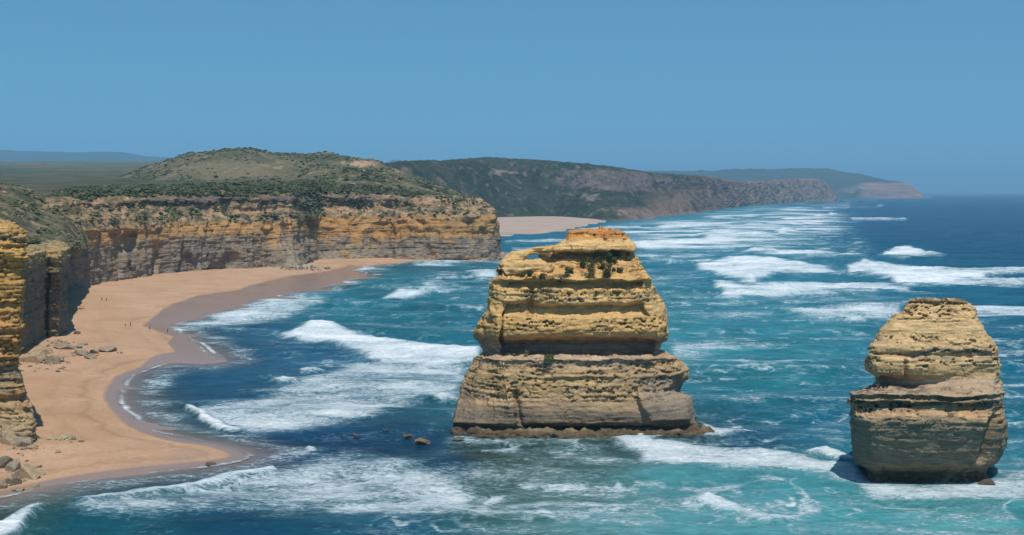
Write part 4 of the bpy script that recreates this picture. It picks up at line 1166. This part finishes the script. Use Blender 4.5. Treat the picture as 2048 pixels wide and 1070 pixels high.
# second headland
H2 = [(640, 478, 1500, 745, 336, 1950), (830, 456, 1800, 800, 322, 2250), (940, 446, 2080, 880, 321, 2450), (1010, 437, 2330, 975, 314, 2700), (1110, 434, 2440, 1085, 321, 2850), (1205, 441, 2200, 1190, 329, 2950), (1240, 441, 2210, 1240, 336, 3000),
      (1300, 437, 2400, 1300, 345, 3150), (1350, 431, 2680, 1350, 349, 3450), (1400, 425, 3060, 1390, 351, 3700), (1450, 418, 3640, 1440, 357, 4200), (1500, 412, 4380, 1485, 364, 4800), (1560, 407, 5250, 1545, 360, 5500), (1620, 404, 5950, 1600, 357, 6200), (1655, 403, 6230, 1640, 358, 6450), (1672, 402.5, 6330, 1655, 368, 6500), (1676, 402, 6450, 1660, 380, 6700)]
fr = [(0.0, 0.0), (0.05, 0.05), (0.22, 0.16), (0.45, 0.36), (0.62, 0.50), (0.80, 0.58), (0.93, 0.75), (1.0, 1.0)]
rows2h = [[P(a[0], a[1] + 3, a[2] - 10) for a in H2]]
for fy, fd in fr:
    rr_ = []
    for i, a in enumerate(H2):
        cl = sstep(1380, 1560, a[0])                       # toward the tip the slope becomes a cliff
        fd_ = lerp(fd, fd * 0.35 if fy < 0.95 else 1.0, cl)
        rr_.append(P(lerp(a[0], a[3], fy), lerp(a[1], a[4], fy), lerp(a[2], a[5], fd_)))
    rows2h.append(rr_)
rows2h.append([P(a[3], a[4] + 6, a[5] + 900) for a in H2])
V4 = sheet(rows2h, 620, 260, [np.hypot(H2[i + 1][0] - H2[i][0], 20) for i in range(16)], [4, 8, 22, 26, 22, 26, 20, 14, 8], 8, 4)
n4 = grid_normals(V4)
lv = np.linspace(0, 1, 260)[:, None]
env = sstep(0.02, 0.15, lv) * sstep(1.0, 0.8, lv)
g1 = ridged(np.stack([V4[..., 0] / 130, V4[..., 1] / 130, V4[..., 2] / 300], -1), 4, 570)
V4 = V4 + n4 * (env * (14 * (g1 - 0.4) + 9 * fbm(V4 / 40, 4, 572)) + 3.2 * fbm(V4 / 14, 4, 573))[..., None]
_pa, _pb = to_pix(V4[..., 0], V4[..., 1], V4[..., 2])
_rk = np.exp(-(((_pa - 1235) / 120.0) ** 2 + ((_pb - 362 - (_pa - 1235) * 0.05) / 24.0) ** 2)) + 0.6 * sstep(1280, 1400, _pa)
V4 = V4 + n4 * ((_rk * env).clip(0, 1) * (16 * (ridged(V4 / np.array([34, 34, 60.0]), 4, 584) - 0.5) + 9 * fbm(V4 / 15, 3, 585)))[..., None]
n4b = grid_normals(V4)
px4, py4 = to_pix(V4[..., 0], V4[..., 1], V4[..., 2])
c4 = veg_color(V4, n4b, 575, (0.038, 0.058, 0.028), (0.075, 0.085, 0.045), (0.27, 0.20, 0.15), 3.0, 0.36)
rocky = np.exp(-(((px4 - 1235) / 120.0) ** 2 + ((py4 - 362 - (px4 - 1235) * 0.05) / 22.0) ** 2))
c4 = mixc(c4, (0.20, 0.165, 0.145), sstep(0.3, 0.6, rocky + 0.55 * fbm(V4 / 45, 4, 576)))
c4 = mixc(c4, (0.36, 0.255, 0.185), sstep(0.1, 0.4, fbm(V4 / 35, 4, 577)) * sstep(0.15, 0.5, rocky) * 0.8)
c4 = mixc(c4, (0.26, 0.215, 0.165), sstep(0.22, 0.42, fbm(V4 / 16, 3, 582)) * 0.75 * sstep(0.98, 0.9, lv))
c4 = mixc(c4, (0.03, 0.04, 0.025), sstep(0.1, 0.4, fbm(V4 / 11, 3, 583)) * 0.6)
redc = sstep(1270, 1400, px4 + (py4 - 390) * 2.0) * sstep(0.97, 0.9, lv)
c4 = mixc(c4, (0.31, 0.215, 0.155), redc * sstep(-0.45, 0.1, fbm(V4 / 60, 4, 578)) * 0.95)
redb = sstep(1200, 1270, px4) * sstep(410, 425, py4)
c4 = mixc(c4, (0.36, 0.25, 0.18), redb * sstep(-0.3, 0.2, fbm(V4 / 30, 3, 579)))
pale = np.exp(-(((px4 - 1005) / 45.0) ** 2 + ((py4 - 345) / 8.0) ** 2)) + np.exp(-(((px4 - 1180) / 22.0) ** 2 + ((py4 - 392) / 12.0) ** 2)) + np.exp(-(((px4 - 1245) / 26.0) ** 2 + ((py4 - 424) / 9.0) ** 2))
c4 = mixc(c4, (0.40, 0.30, 0.24), sstep(0.6, 1.0, pale + 1.3 * fbm(V4 / 22, 4, 580)) * 0.8)
new_obj('headland', mesh_np('headland', V4, grid_quads(260, 620), M_FAR, colors=c4), kind='structure', label='dark green scrub headland with rocky crest and reddish cliffs toward its tip')

# beach below it
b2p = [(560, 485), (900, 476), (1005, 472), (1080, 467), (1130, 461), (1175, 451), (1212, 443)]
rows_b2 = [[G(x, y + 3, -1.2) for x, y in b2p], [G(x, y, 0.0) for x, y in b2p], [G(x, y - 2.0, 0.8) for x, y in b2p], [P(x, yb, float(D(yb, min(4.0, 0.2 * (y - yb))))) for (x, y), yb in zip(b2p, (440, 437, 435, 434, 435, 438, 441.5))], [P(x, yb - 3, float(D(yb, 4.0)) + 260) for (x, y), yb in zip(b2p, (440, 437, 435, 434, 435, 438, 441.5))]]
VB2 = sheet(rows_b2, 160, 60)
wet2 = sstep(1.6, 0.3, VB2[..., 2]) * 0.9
new_obj('beach', mesh_np('beach', VB2, grid_quads(60, 160), plain_material('hazed_far_sand', (0.40, 0.295, 0.23), 0.9, 0.12, 0.02), attrs={'wet': wet2, 'sd': 0 * wet2 + 200}), kind='structure', label='distant beach below the green headland, its colour paled for spray haze')  # spray haze is painted into this paler sand colour

# far headland and far ridge
FH = [(1180, 352, 10800), (1290, 341, 10600), (1400, 343, 10500), (1470, 339, 10400), (1560, 337, 10400), (1650, 338, 10300), (1700, 344, 10200), (1740, 352, 10000), (1775, 360, 9800), (1805, 364, 9600), (1822, 371, 9500), (1838, 384, 9400), (1842, 391, 9500)]
rowsF = []
for fy, dd in ((-0.12, -700), (0.0, -650), (0.2, -600), (0.45, -560), (0.52, -420), (0.8, -200), (1.0, 0)):
    rowsF.append([P(lerp(a[0] + (6 if a[0] > 1800 else 0), a[0], fy), lerp(397.0, a[1], fy), a[2] + dd * 1.3) for a in FH])
rowsF.append([P(a[0], a[1] + 4, a[2] + 1500) for a in FH])
VF = sheet(rowsF, 300, 120, None, None, 6, 2)
nF = grid_normals(VF)
VF = VF + nF * (30 * fbm(VF / 400, 4, 590) + 10 * fbm(VF / 90, 3, 591))[..., None] * sstep(0, 0.1, np.linspace(0, 1, 120)[:, None])[..., None]
pxF, pyF = to_pix(VF[..., 0], VF[..., 1], VF[..., 2])
cF = veg_color(VF, nF, 595, (0.05, 0.07, 0.04), (0.075, 0.085, 0.05), (0.10, 0.10, 0.07), 12, 0.5)
cF = mixc(cF, (0.42, 0.24, 0.18), sstep(1705, 1740, pxF) * sstep(364, 368, pyF + 2 * noise(VF / 150, 596)) * (0.75 + 0.4 * noise(VF / np.array([300, 300, 22]), 597)).clip(0, 1))
cF = mixc(cF, (0.34, 0.24, 0.18), sstep(0.1, 0.4, fbm(VF / 160, 3, 598)) * sstep(1650, 1690, pxF) * sstep(362, 372, pyF) * 0.7)
new_obj('headland', mesh_np('headland', VF, grid_quads(120, 300), M_FAR, colors=cF), kind='structure', label='farthest blue hazy headland ending in a reddish cliff')

FR = [(-700, 306), (-300, 301), (-60, 300), (0, 299), (40, 301), (100, 303), (150, 305), (200, 303), (250, 304), (290, 312), (340, 315), (420, 317), (520, 322), (700, 326), (770, 326), (785, 319.5), (800, 320), (815, 328), (900, 335)]
rowsK = [[P(x, 345, 13500) for x, y in FR], [P(x, lerp(345, y, .6), 14200) for x, y in FR], [P(x, y, 15000) for x, y in FR], [P(x, y + 5, 17500) for x, y in FR]]
VK = sheet(rowsK, 300, 60, None, None, 2, 2)
VK[..., 2] += 12 * fbm(VK / 300, 4, 600)
cK = veg_color(VK, grid_normals(VK), 601, (0.045, 0.062, 0.035), (0.06, 0.075, 0.04), (0.08, 0.085, 0.05), 20, 0.6)
new_obj('hills', mesh_np('hills', VK, grid_quads(60, 300), M_FAR, colors=cK), kind='structure', label='low blue wooded ridge on the far left skyline')

# ------------------------------------------------------------------ scrub on the cliff tops (a mass nobody could count)
rs = np.random.RandomState(5)


def ico(sub=1):
    t_ = (1 + 5 ** .5) / 2
    v = [(-1, t_, 0), (1, t_, 0), (-1, -t_, 0), (1, -t_, 0), (0, -1, t_), (0, 1, t_), (0, -1, -t_), (0, 1, -t_), (t_, 0, -1), (t_, 0, 1), (-t_, 0, -1), (-t_, 0, 1)]
    f = [(0, 11, 5), (0, 5, 1), (0, 1, 7), (0, 7, 10), (0, 10, 11), (1, 5, 9), (5, 11, 4), (11, 10, 2), (10, 7, 6), (7, 1, 8), (3, 9, 4), (3, 4, 2), (3, 2, 6), (3, 6, 8), (3, 8, 9), (4, 9, 5), (2, 4, 11), (6, 2, 10), (8, 6, 7), (9, 8, 1)]
    v = [np.array(p) / np.linalg.norm(p) for p in v]
    for _ in range(sub):
        nf = []; cache = {}
        def mid_(a, b):
            k = (min(a, b), max(a, b))
            if k not in cache:
                m = v[a] + v[b]; v.append(m / np.linalg.norm(m)); cache[k] = len(v) - 1
            return cache[k]
        for a, b, c in f:
            x, y, z_ = mid_(a, b), mid_(b, c), mid_(c, a)
            nf += [(a, x, z_), (b, y, x), (c, z_, y), (x, y, z_)]
        f = nf
    return np.array(v, np.float32), np.array(f, np.int32)


IC1v, IC1f = ico(1)
IC3v, IC3f = ico(3)
IC4v, IC4f = ico(4)


def scatter(points, sizes, cols, name, label, mat):
    n = len(points)
    base = IC1v[None] * (1 + 0.45 * rs.normal(size=(n, len(IC1v), 1)).clip(-1, 1.2))
    ang = rs.rand(n) * 6.283
    ca_, sa_ = np.cos(ang)[:, None], np.sin(ang)[:, None]
    x = base[..., 0] * ca_ - base[..., 1] * sa_; y = base[..., 0] * sa_ + base[..., 1] * ca_
    b = np.stack([x * 1.25, y * 1.25, base[..., 2] * 0.62 + 0.3], -1) * sizes[:, None, None]
    V = points[:, None] + b
    q_ = (IC1f[None] + (np.arange(n) * len(IC1v))[:, None, None]).reshape(-1, 3)
    c = np.repeat(cols[:, None], len(IC1v), 1) * (1 + 0.25 * rs.normal(size=(n, len(IC1v), 1)))
    return new_obj(name, mesh_np(name, V, q_, mat, smooth=False, colors=c), kind='stuff', label=label)


def pick(V, weight, n):
    w = weight.ravel().clip(0, None).astype(float)
    A = np.linalg.norm(np.cross(np.gradient(V, axis=1), np.gradient(V, axis=0)), axis=-1).ravel()
    w = w * A
    idx = rs.choice(len(w), n, p=w / w.sum())
    return V.reshape(-1, 3)[idx] + rs.normal(size=(n, 3)) * np.array([1.2, 1.2, 0]), idx


GREENS = np.array([(0.066, 0.078, 0.034), (0.085, 0.095, 0.042), (0.105, 0.108, 0.055), (0.052, 0.062, 0.032)], np.float32)
w_top = sstep(46.0, 48, zz) * sstep(-0.25, 0.25, fbm(VL / 22, 3, 610) + 0.15) * sstep(90, 130, pxL)
p_, ix = pick(VLd, w_top, 5200)
scatter(p_, 0.5 + 1.1 * rs.rand(5200) ** 1.6, GREENS[rs.randint(0, 4, 5200)] * 0.85, 'scrub', 'dark green low scrub along the top of the long cliff', M_SCRUB)
w_sl = sstep(30, 33, zz) * sstep(45, 42, zz) * sstep(0.0, 0.3, fbm(VL / 14, 3, 611))
p_, ix = pick(VLd, w_sl, 1500)
scatter(p_, 0.35 + 0.75 * rs.rand(1500) ** 1.5, GREENS[rs.randint(0, 4, 1500)] * 1.35, 'scrub', 'sparse olive scrub on the slope between crag and cliff edge', M_SCRUB)
w_h = sstep(-0.25, 0.15, fbm(VR / np.array([55, 40, 30.0]), 4, 612)) * (1 - sandp.clip(0, 1)) * (1 - pal) + 0.05
p_, ix = pick(VR, w_h ** 2, 9000)
scatter(p_, 0.5 + 1.2 * rs.rand(9000) ** 2.5, GREENS[rs.randint(0, 4, 9000)], 'scrub', 'dark scrub patches covering the hill', M_SCRUB)
w_hh = sstep(-0.1, 0.3, fbm(VH / 18, 3, 613))
p_, ix = pick(VH, w_hh, 1300)
scatter(p_, 0.35 + 0.7 * rs.rand(1300) ** 1.6, GREENS[rs.randint(0, 4, 1300)] * 1.3, 'scrub', 'low grey-green scrub on the hillside above the dark buttress', M_SCRUB)

# ------------------------------------------------------------------ boulders
def boulder_mesh(sx, sy, sz, seed, c0):
    v = IC3v.astype(float)
    r = 1 + 0.34 * fbm(v * 1.3, 3, seed) + 0.12 * fbm(v * 4, 2, seed + 3)
    # cut flat faces
    rr = np.random.RandomState(seed)
    V = v * r[:, None]
    for _ in range(14):
        nrm = rr.normal(size=3); nrm /= np.linalg.norm(nrm)
        dd = V @ nrm; lim = 0.45 + 0.25 * rr.rand()
        V = V - nrm * np.maximum(dd - lim, 0)[:, None]
    V = V * np.array([sx, sy, sz]) / 2
    c = np.broadcast_to(np.array(c0, np.float32), V.shape) * (1 + 0.3 * fbm(V / 1.2, 3, seed + 7))[:, None]
    c = mixc(c, (0.10, 0.09, 0.07), sstep(0.15, 0.5, fbm(V / 0.8, 3, seed + 9)) * 0.6)
    return mesh_np('boulder', V, IC3f, M_BOULDER, smooth=False, colors=c)


GR = (0.30, 0.245, 0.175); TN = (0.40, 0.295, 0.18); DK = (0.13, 0.105, 0.075)
BOULD = [  # px, py of foot, width px, height px, colour, label, cat, z
 (62, 722, 66, 34, TN, 'large tan boulder half buried beside the golden cliff, left of the grey ones', 2.5),
 (100, 722, 44, 26, GR, 'grey angular boulder touching the large tan boulder', 2.5),
 (118, 718, 26, 14, GR, 'small grey rock at the right end of the nearest rubble', 2.5),
 (82, 706, 50, 20, TN, 'tan slab at the foot of the dark buttress', 2.5),
 (125, 697, 50, 16, GR, 'flat grey slab just right of the dark buttress foot', 2.6),
 (160, 707, 30, 22, GR, 'upright grey boulder leading the row of boulders on the sand', 2.4),
 (178, 712, 36, 13, GR, 'low grey boulder in front of the row on the sand', 2.4),
 (186, 703, 26, 16, TN, 'small tan boulder in the middle of the row on the sand', 2.4),
 (213, 700, 46, 19, GR, 'widest grey boulder, right end of the row on the sand', 2.3),
 (165, 689, 24, 9, GR, 'isolated little boulder above the row on the sand', 2.6),
 (118, 865, 60, 12, TN, 'long low rock lying alone on the near sand', 2.6),
 (142, 864, 16, 12, GR, 'small rounded rock at the tip of the long low rock', 2.6),
 (115, 893, 22, 6, TN, 'barely exposed flat stone in the near sand', 2.6),
 (40, 893, 56, 30, GR, 'grey block at the foot of the golden cliff', 2.0),
 (62, 894, 24, 16, TN, 'tan block under the golden cliff, right of the grey block', 2.2),
 (10, 890, 46, 40, TN, 'tall tan boulder against the golden cliff at the left edge', 2.0),
 (2, 925, 60, 34, GR, 'big grey boulder in the lowest rubble at the left edge', 2.0),
 (24, 930, 40, 34, GR, 'steep grey boulder at the middle of the lowest rubble', 2.0),
 (52, 945, 60, 40, TN, 'pale tan heap of rock at the right of the lowest rubble', 1.6),
 (20, 958, 46, 26, GR, 'weathered greenish grey boulder low in the rubble by the waterline', 1.4),
 (-6, 965, 40, 24, GR, 'grey boulder cut by the left picture edge near the waterline', 1.4),
 (30, 972, 34, 12, GR, 'dark flat rock closest to the near waterline', 1.0),
 (80, 938, 18, 9, TN, 'pebble-like tan rock beside the pale heap', 1.6),
 (70, 960, 22, 9, GR, 'small grey rock between the pale heap and wet sand', 1.2),
 (152, 667, 16, 9, DK, 'dark rock in the shadow right of the dark buttress', 2.6),
 (420, 930, 34, 6, DK, 'dark reef rock at the edge of the sand spit', 0.1),
 (711, 873, 18, 7, DK, 'leftmost dark rock awash between the spit and large stack', 0.0),
 (812, 875, 24, 9, DK, 'dark rounded rock awash, middle of the three', 0.0),
 (845, 888, 30, 16, (0.22, 0.15, 0.08), 'pointed brown rock standing out of the water left of the large stack', 0.0),
 (770, 862, 16, 3, DK, 'thin dark reef line barely breaking the water', 0.0),
 (915, 880, 26, 7, DK, 'dark reef rock at the left foot of the large stack', 0.0),
 (1692, 964, 26, 5, DK, 'flat dark rock in foam left of the small stack', 0.1),
 (1978, 972, 56, 12, (0.10, 0.085, 0.06), 'wet rock ledge at the right foot of the small stack', 0.0),
 (1412, 871, 56, 5, (0.20, 0.16, 0.095), 'low brown reef tapering off the right foot of the large stack', 0.0),
 (1690, 405, 26, 6, DK, 'dark skerry off the tip of the green headland', 0.0),
 (1722, 404, 14, 4, DK, 'smaller skerry farther off the tip of the green headland', 0.0),
 (1012, 515, 30, 10, (0.24, 0.21, 0.17), 'grey boulder at the tip of the long cliff', 0.6),
 (1004, 517, 26, 7, (0.24, 0.21, 0.17), 'low grey boulder in front of the long cliff tip', 0.8),
 (968, 517, 24, 7, (0.26, 0.23, 0.18), 'grey boulder on sand below the end of the long cliff', 1.2),
 (612, 536, 30, 14, (0.36, 0.33, 0.27), 'pale grey boulder at the toe of the rockfall', 2.5),
 (596, 538, 20, 9, (0.34, 0.30, 0.24), 'small pale boulder in front of the rockfall', 2.5),
 (628, 534, 14, 7, (0.30, 0.27, 0.22), 'small outlying boulder right of the rockfall', 2.5),
 (222, 555, 36, 22, (0.27, 0.23, 0.165), 'pointed rock mound leaning on the foot of the long cliff', 2.5),
]
for i, (px_, py_, w_, h_, c_, lab, z_) in enumerate(BOULD):
    d_ = float(D(py_, z_))
    p = P(px_, py_, d_)
    if z_ >= 1.0:
        sdv = shore_sd(np.array([p[0]]), np.array([p[1]]))
        p[2] = min(max(float(beach_h(np.array([p[0]]), np.array([p[1]]), sdv)[0]), 0), z_ + 2)
    s_ = d_ / F
    sx, sz = w_ * s_ * 1.15, h_ * s_ * 1.25
    sy = max(sx * 0.8, sz)
    o = new_obj('boulder', boulder_mesh(sx, sy, sz, 700 + i * 13, c_), label=lab, cat='boulder', group='boulders and reef rocks')
    o.location = (p[0], p[1] + sy * 0.3, p[2] + sz * 0.14)
    o.rotation_euler = (0, 0, (i * 37 % 40 - 20) * 0.01)

# loose rubble round the boulders and along the cliff feet
rub = []
for (cx, cy, rx, ry, n_) in ((85, 722, 50, 12, 70), (180, 706, 50, 8, 40), (30, 935, 45, 35, 110), (55, 885, 30, 14, 50), (120, 868, 40, 6, 16), (595, 536, 40, 5, 60), (985, 517, 30, 3, 30), (120, 690, 40, 8, 40)):
    q2 = rs.normal(size=(n_, 2)) * 0.6
    for a_, b_ in q2:
        rub.append(G(cx + a_ * rx, cy + b_ * ry, 2.2))
rub = np.array(rub)
rub = rub[shore_sd(rub[:, 0], rub[:, 1]) > 3]
rub[:, 2] = beach_h(rub[:, 0], rub[:, 1], shore_sd(rub[:, 0], rub[:, 1])).clip(0, None) - 0.05
rsz = (0.10 + 0.5 * rs.rand(len(rub)) ** 3) * (rub[:, 1] / 300.0)
scatter(rub, rsz, np.array([GR, TN, (0.2, 0.165, 0.12)])[rs.randint(0, 3, len(rub))], 'rubble', 'small loose stones scattered on the sand at the cliff feet', M_BOULDER)

# ------------------------------------------------------------------ shrubs on the large stack
SHR = [  # px, py foot, width px, height px, label
 (1247, 514, 20, 30, 'dark rounded shrub high on the large stack, under its right shoulder'),
 (1222, 527, 18, 18, 'compact shrub below the shaded overhang, second from the right on the large stack'),
 (1178, 556, 26, 36, 'tallest dark shrub in the middle of the large stack'),
 (1165, 535, 10, 16, 'slim upright shrub just left of the tallest one'),
 (1203, 538, 10, 14, 'small upright shrub right of the tallest one'),
 (1213, 553, 20, 16, 'low dark shrub on the orange earth of the large stack'),
 (1137, 545, 14, 10, 'small shrub on the pale slope left of the tallest one'),
 (1122, 562, 34, 14, 'spreading shrub hanging over the ledge of the large stack'),
 (1082, 558, 18, 10, 'small shrub on the left part of the ledge of the large stack'),
 (1046, 536, 16, 12, 'shrub below the natural arch'),
 (1056, 552, 22, 10, 'low tuft left of the ledge shrubs below the arch'),
 (1240, 545, 16, 10, 'flat shrub on the banded right slope of the large stack'),
 (1048, 716, 52, 12, 'yellow-green grass mound on the left of the middle bench'),
 (1101, 722, 20, 14, 'green cushion plant on the edge of the middle bench'),
]
front1 = V1d[:, :330].reshape(-1, 3)
fpx, fpy = to_pix(front1[:, 0], front1[:, 1], front1[:, 2])


def leaf_cloud(w_, h_, seed, n, leaf, c0):
    rr = np.random.RandomState(seed)
    k = 7
    cen = rr.normal(size=(k, 3)) * np.array([w_ * .24, w_ * .2, h_ * .2]) + np.array([0, 0, h_ * .52])
    rad = (0.22 + 0.16 * rr.rand(k)) * min(w_, h_ * 1.2) 
    j = rr.randint(0, k, n)
    dv = rr.normal(size=(n, 3)); dv /= np.linalg.norm(dv, axis=1)[:, None]
    c = cen[j] + dv * (rad[j] * (0.55 + 0.5 * rr.rand(n)))[:, None]
    c[:, 2] = np.maximum(c[:, 2], 0.02)
    a = rr.normal(size=(n, 3)); a /= np.linalg.norm(a, axis=1)[:, None]
    b = np.cross(a, dv); b /= np.linalg.norm(b, axis=1)[:, None] + 1e-9
    s_ = leaf * (0.6 + 0.8 * rr.rand(n))[:, None]
    V = np.stack([c - a * s_, c + b * s_ * .7, c + a * s_, c - b * s_ * .7], 1)
    cc = np.repeat((np.array(c0)[None] * (0.6 + 0.8 * rr.rand(n))[:, None])[:, None], 4, 1)
    return V, np.arange(4 * n).reshape(-1, 4), cc


for i, (px_, py_, w_, h_, lab) in enumerate(SHR):
    k = np.argmin((fpx - px_) ** 2 + (fpy - py_) ** 2 + 0.002 * (front1[:, 1] - D1 - 8).clip(0, None) ** 2)
    p = front1[k]
    s_ = float(p[1]) / F
    w, h = w_ * s_ * 1.25, h_ * s_ * 1.2
    grass = 'grass' in lab or 'cushion' in lab
    c0 = (0.16, 0.16, 0.045) if 'grass' in lab else ((0.10, 0.13, 0.04) if grass else (0.060, 0.072, 0.030))
    e = empty('grass_tuft' if grass else 'shrub', (float(p[0]), float(p[1]) - 0.25, float(p[2]) - 0.15), label=lab, cat='grass' if grass else 'shrub', group='plants on the large sea stack')
    V, q_, cc = leaf_cloud(w, h, 900 + i, 900 if h > 2 else 600, 0.13, c0)
    new_obj('foliage', mesh_np('foliage', V, q_, M_LEAF, smooth=False, colors=cc), e)
    if not grass:
        st = rock_path([(0, 0.2, -0.2), (0.05, 0.1, h * 0.25), (0.0, 0.0, h * 0.6)], [0.10, 0.08, 0.03], 8, 7, i, 0.0)
        new_obj('stem', mesh_np('stem', st, grid_quads(8, 7, True), M_STEM), e)

# ------------------------------------------------------------------ people on the sand
M_SKIN = plain_material('skin', (0.42, 0.25, 0.17), 0.6, 0.1)
M_HAIR = plain_material('dark_hair', (0.03, 0.022, 0.018), 0.7, 0.2)
CLOTH = {}


def cloth(c):
    if c not in CLOTH:
        CLOTH[c] = plain_material('cloth', c, 0.9, 0.15)
    return CLOTH[c]


def skin_obj(name, pts, edges, radii, mat, parent, root=0):
    me = bpy.data.meshes.new(name)
    me.from_pydata([tuple(p) for p in pts], edges, [])
    sv = me.skin_vertices.new() if hasattr(me.skin_vertices, 'new') else None
    o = new_obj(name, me, parent)
    md = o.modifiers.new('skin', 'SKIN')
    if not me.skin_vertices:
        me.skin_vertices.new()
    for i, r in enumerate(radii):
        rr = r if isinstance(r, tuple) else (r, r)
        me.skin_vertices[0].data[i].radius = rr
        me.skin_vertices[0].data[i].use_root = (i == root)
    md.use_smooth_shade = True
    ss = o.modifiers.new('subdivision', 'SUBSURF'); ss.levels = 1; ss.render_levels = 1
    me.materials.append(mat)
    return o


def person(px_, py_, rot, shirt, shorts, label, stride=0.2, hgt=1.75, bend=0.0):
    p = G(px_, py_, 1.5)
    sdv = shore_sd(np.array([p[0]]), np.array([p[1]]))
    zz_ = max(float(beach_h(np.array([p[0]]), np.array([p[1]]), sdv)[0]), 0.0)
    e = empty('person', (float(p[0]), float(p[1]), zz_), label=label, cat='person', group='people on the beach')
    e.rotation_euler = (0, 0, rot)
    k = hgt / 1.75
    e.scale = (k, k, k)
    b = bend
    J = {'pel': (0, 0, .93), 'waist': (0, .02 + b * .1, 1.08), 'chest': (0, b * .25, 1.32), 'neck': (0, b * .33, 1.48), 'hd': (0, b * .4, 1.60), 'top': (0, b * .42, 1.72),
         'sL': (-.18, b * .3, 1.42), 'eL': (-.25, b * .3 - stride * .4, 1.15), 'wL': (-.25, b * .35 + .02, .92), 'hL': (-.25, b * .35 + .04, .83),
         'sR': (.18, b * .3, 1.42), 'eR': (.25, b * .3 + stride * .3, 1.15), 'wR': (.25, b * .35 + .12, .92), 'hR': (.25, b * .35 + .15, .83),
         'hipL': (-.10, 0, .88), 'kL': (-.10, stride * .6, .49), 'aL': (-.10, stride * .7, .09), 'tL': (-.11, stride * .7 + .17, .035),
         'hipR': (.10, 0, .88), 'kR': (.10, -stride * .3, .49), 'aR': (.10, -stride, .09), 'tR': (.11, -stride + .17, .035)}
    keys = list(J); ix_ = {n: i for i, n in enumerate(keys)}
    E = [('pel', 'waist'), ('waist', 'chest'), ('chest', 'neck'), ('neck', 'hd'), ('hd', 'top'), ('chest', 'sL'), ('sL', 'eL'), ('eL', 'wL'), ('wL', 'hL'), ('chest', 'sR'), ('sR', 'eR'), ('eR', 'wR'), ('wR', 'hR'),
         ('pel', 'hipL'), ('hipL', 'kL'), ('kL', 'aL'), ('aL', 'tL'), ('pel', 'hipR'), ('hipR', 'kR'), ('kR', 'aR'), ('aR', 'tR')]
    R = dict(pel=(.14, .11), waist=(.125, .09), chest=(.15, .11), neck=.055, hd=.09, top=.06, sL=.065, eL=.045, wL=.032, hL=.035, sR=.065, eR=.045, wR=.032, hR=.035,
             hipL=.09, kL=.06, aL=.042, tL=.035, hipR=.09, kR=.06, aR=.042, tR=.035)
    skin_obj('body', [J[n] for n in keys], [(ix_[a], ix_[c]) for a, c in E], [R[n] for n in keys], M_SKIN, e)
    T = ['waist', 'chest', 'neck', 'sL', 'eL', 'sR', 'eR']
    pts = [J[n] for n in T]; pts[2] = tuple(lerp(np.array(J['chest']), np.array(J['neck']), .6)); pts[4] = tuple(lerp(np.array(J['sL']), np.array(J['eL']), .7)); pts[6] = tuple(lerp(np.array(J['sR']), np.array(J['eR']), .7))
    skin_obj('shirt', pts, [(0, 1), (1, 2), (1, 3), (3, 4), (1, 5), (5, 6)], [(.16, .125), (.175, .135), .08, .085, .075, .085, .075], cloth(shirt), e)
    Q = ['pel', 'hipL', 'kL', 'hipR', 'kR']
    pts = [J[n] for n in Q]
    skin_obj('shorts', pts, [(0, 1), (1, 2), (0, 3), (3, 4)], [(.17, .135), .115, .09, .115, .09], cloth(shorts), e)
    v = IC1v * np.array([.105, .115, .10]) + np.array(J['hd']) + np.array([0, -.02, .06])
    new_obj('hair', mesh_np('hair', v, IC1f, M_HAIR), e)


person(204, 609, 0.4, (0.05, 0.05, 0.07), (0.04, 0.04, 0.05), 'person in dark clothes, left of the pair walking on the upper sand', 0.2)
person(213, 610, -0.3, (0.10, 0.06, 0.05), (0.05, 0.04, 0.06), 'person in brownish clothes, right of the pair walking on the upper sand', 0.24)
person(251, 651, 0.9, (0.60, 0.56, 0.50), (0.10, 0.10, 0.12), 'person in a pale top bending slightly beside another on the mid beach', 0.1, 1.65, 0.6)
person(261, 651, 0.1, (0.06, 0.055, 0.05), (0.05, 0.05, 0.06), 'person in dark clothes standing on the mid beach beside the pale-topped one', 0.12)
person(299, 657, -0.5, (0.38, 0.15, 0.12), (0.07, 0.06, 0.07), 'person in a reddish top at the edge of the wet sand', 0.25)
person(335, 660, 1.2, (0.05, 0.06, 0.09), (0.04, 0.04, 0.05), 'person in dark clothes standing where the foam reaches the sand', 0.15)

# ------------------------------------------------------------------ sea haze
bx0, bx1, by0, by1, bz0, bz1 = -60000, 60000, -3000, 120000, -12.0, 640.0
hv = np.array([(x, y, z_) for z_ in (bz0, bz1) for y in (by0, by1) for x in (bx0, bx1)], np.float32)
hq = np.array([(0, 2, 3, 1), (4, 5, 7, 6), (0, 1, 5, 4), (2, 6, 7, 3), (0, 4, 6, 2), (1, 3, 7, 5)])
M_HAZE, N, L = mat_new('haze')
out = nd(N, 'ShaderNodeOutputMaterial')
pv = nd(N, 'ShaderNodeVolumePrincipled')
pv.inputs['Color'].default_value = (0.36, 0.71, 1.0, 1)
pv.inputs['Density'].default_value = 8.0e-5
pv.inputs['Anisotropy'].default_value = 0.0
L.new(pv.outputs[0], out.inputs['Volume'])
new_obj('haze', mesh_np('haze', hv, hq, M_HAZE, smooth=False), kind='stuff', label='thin blue sea haze over the far coast')
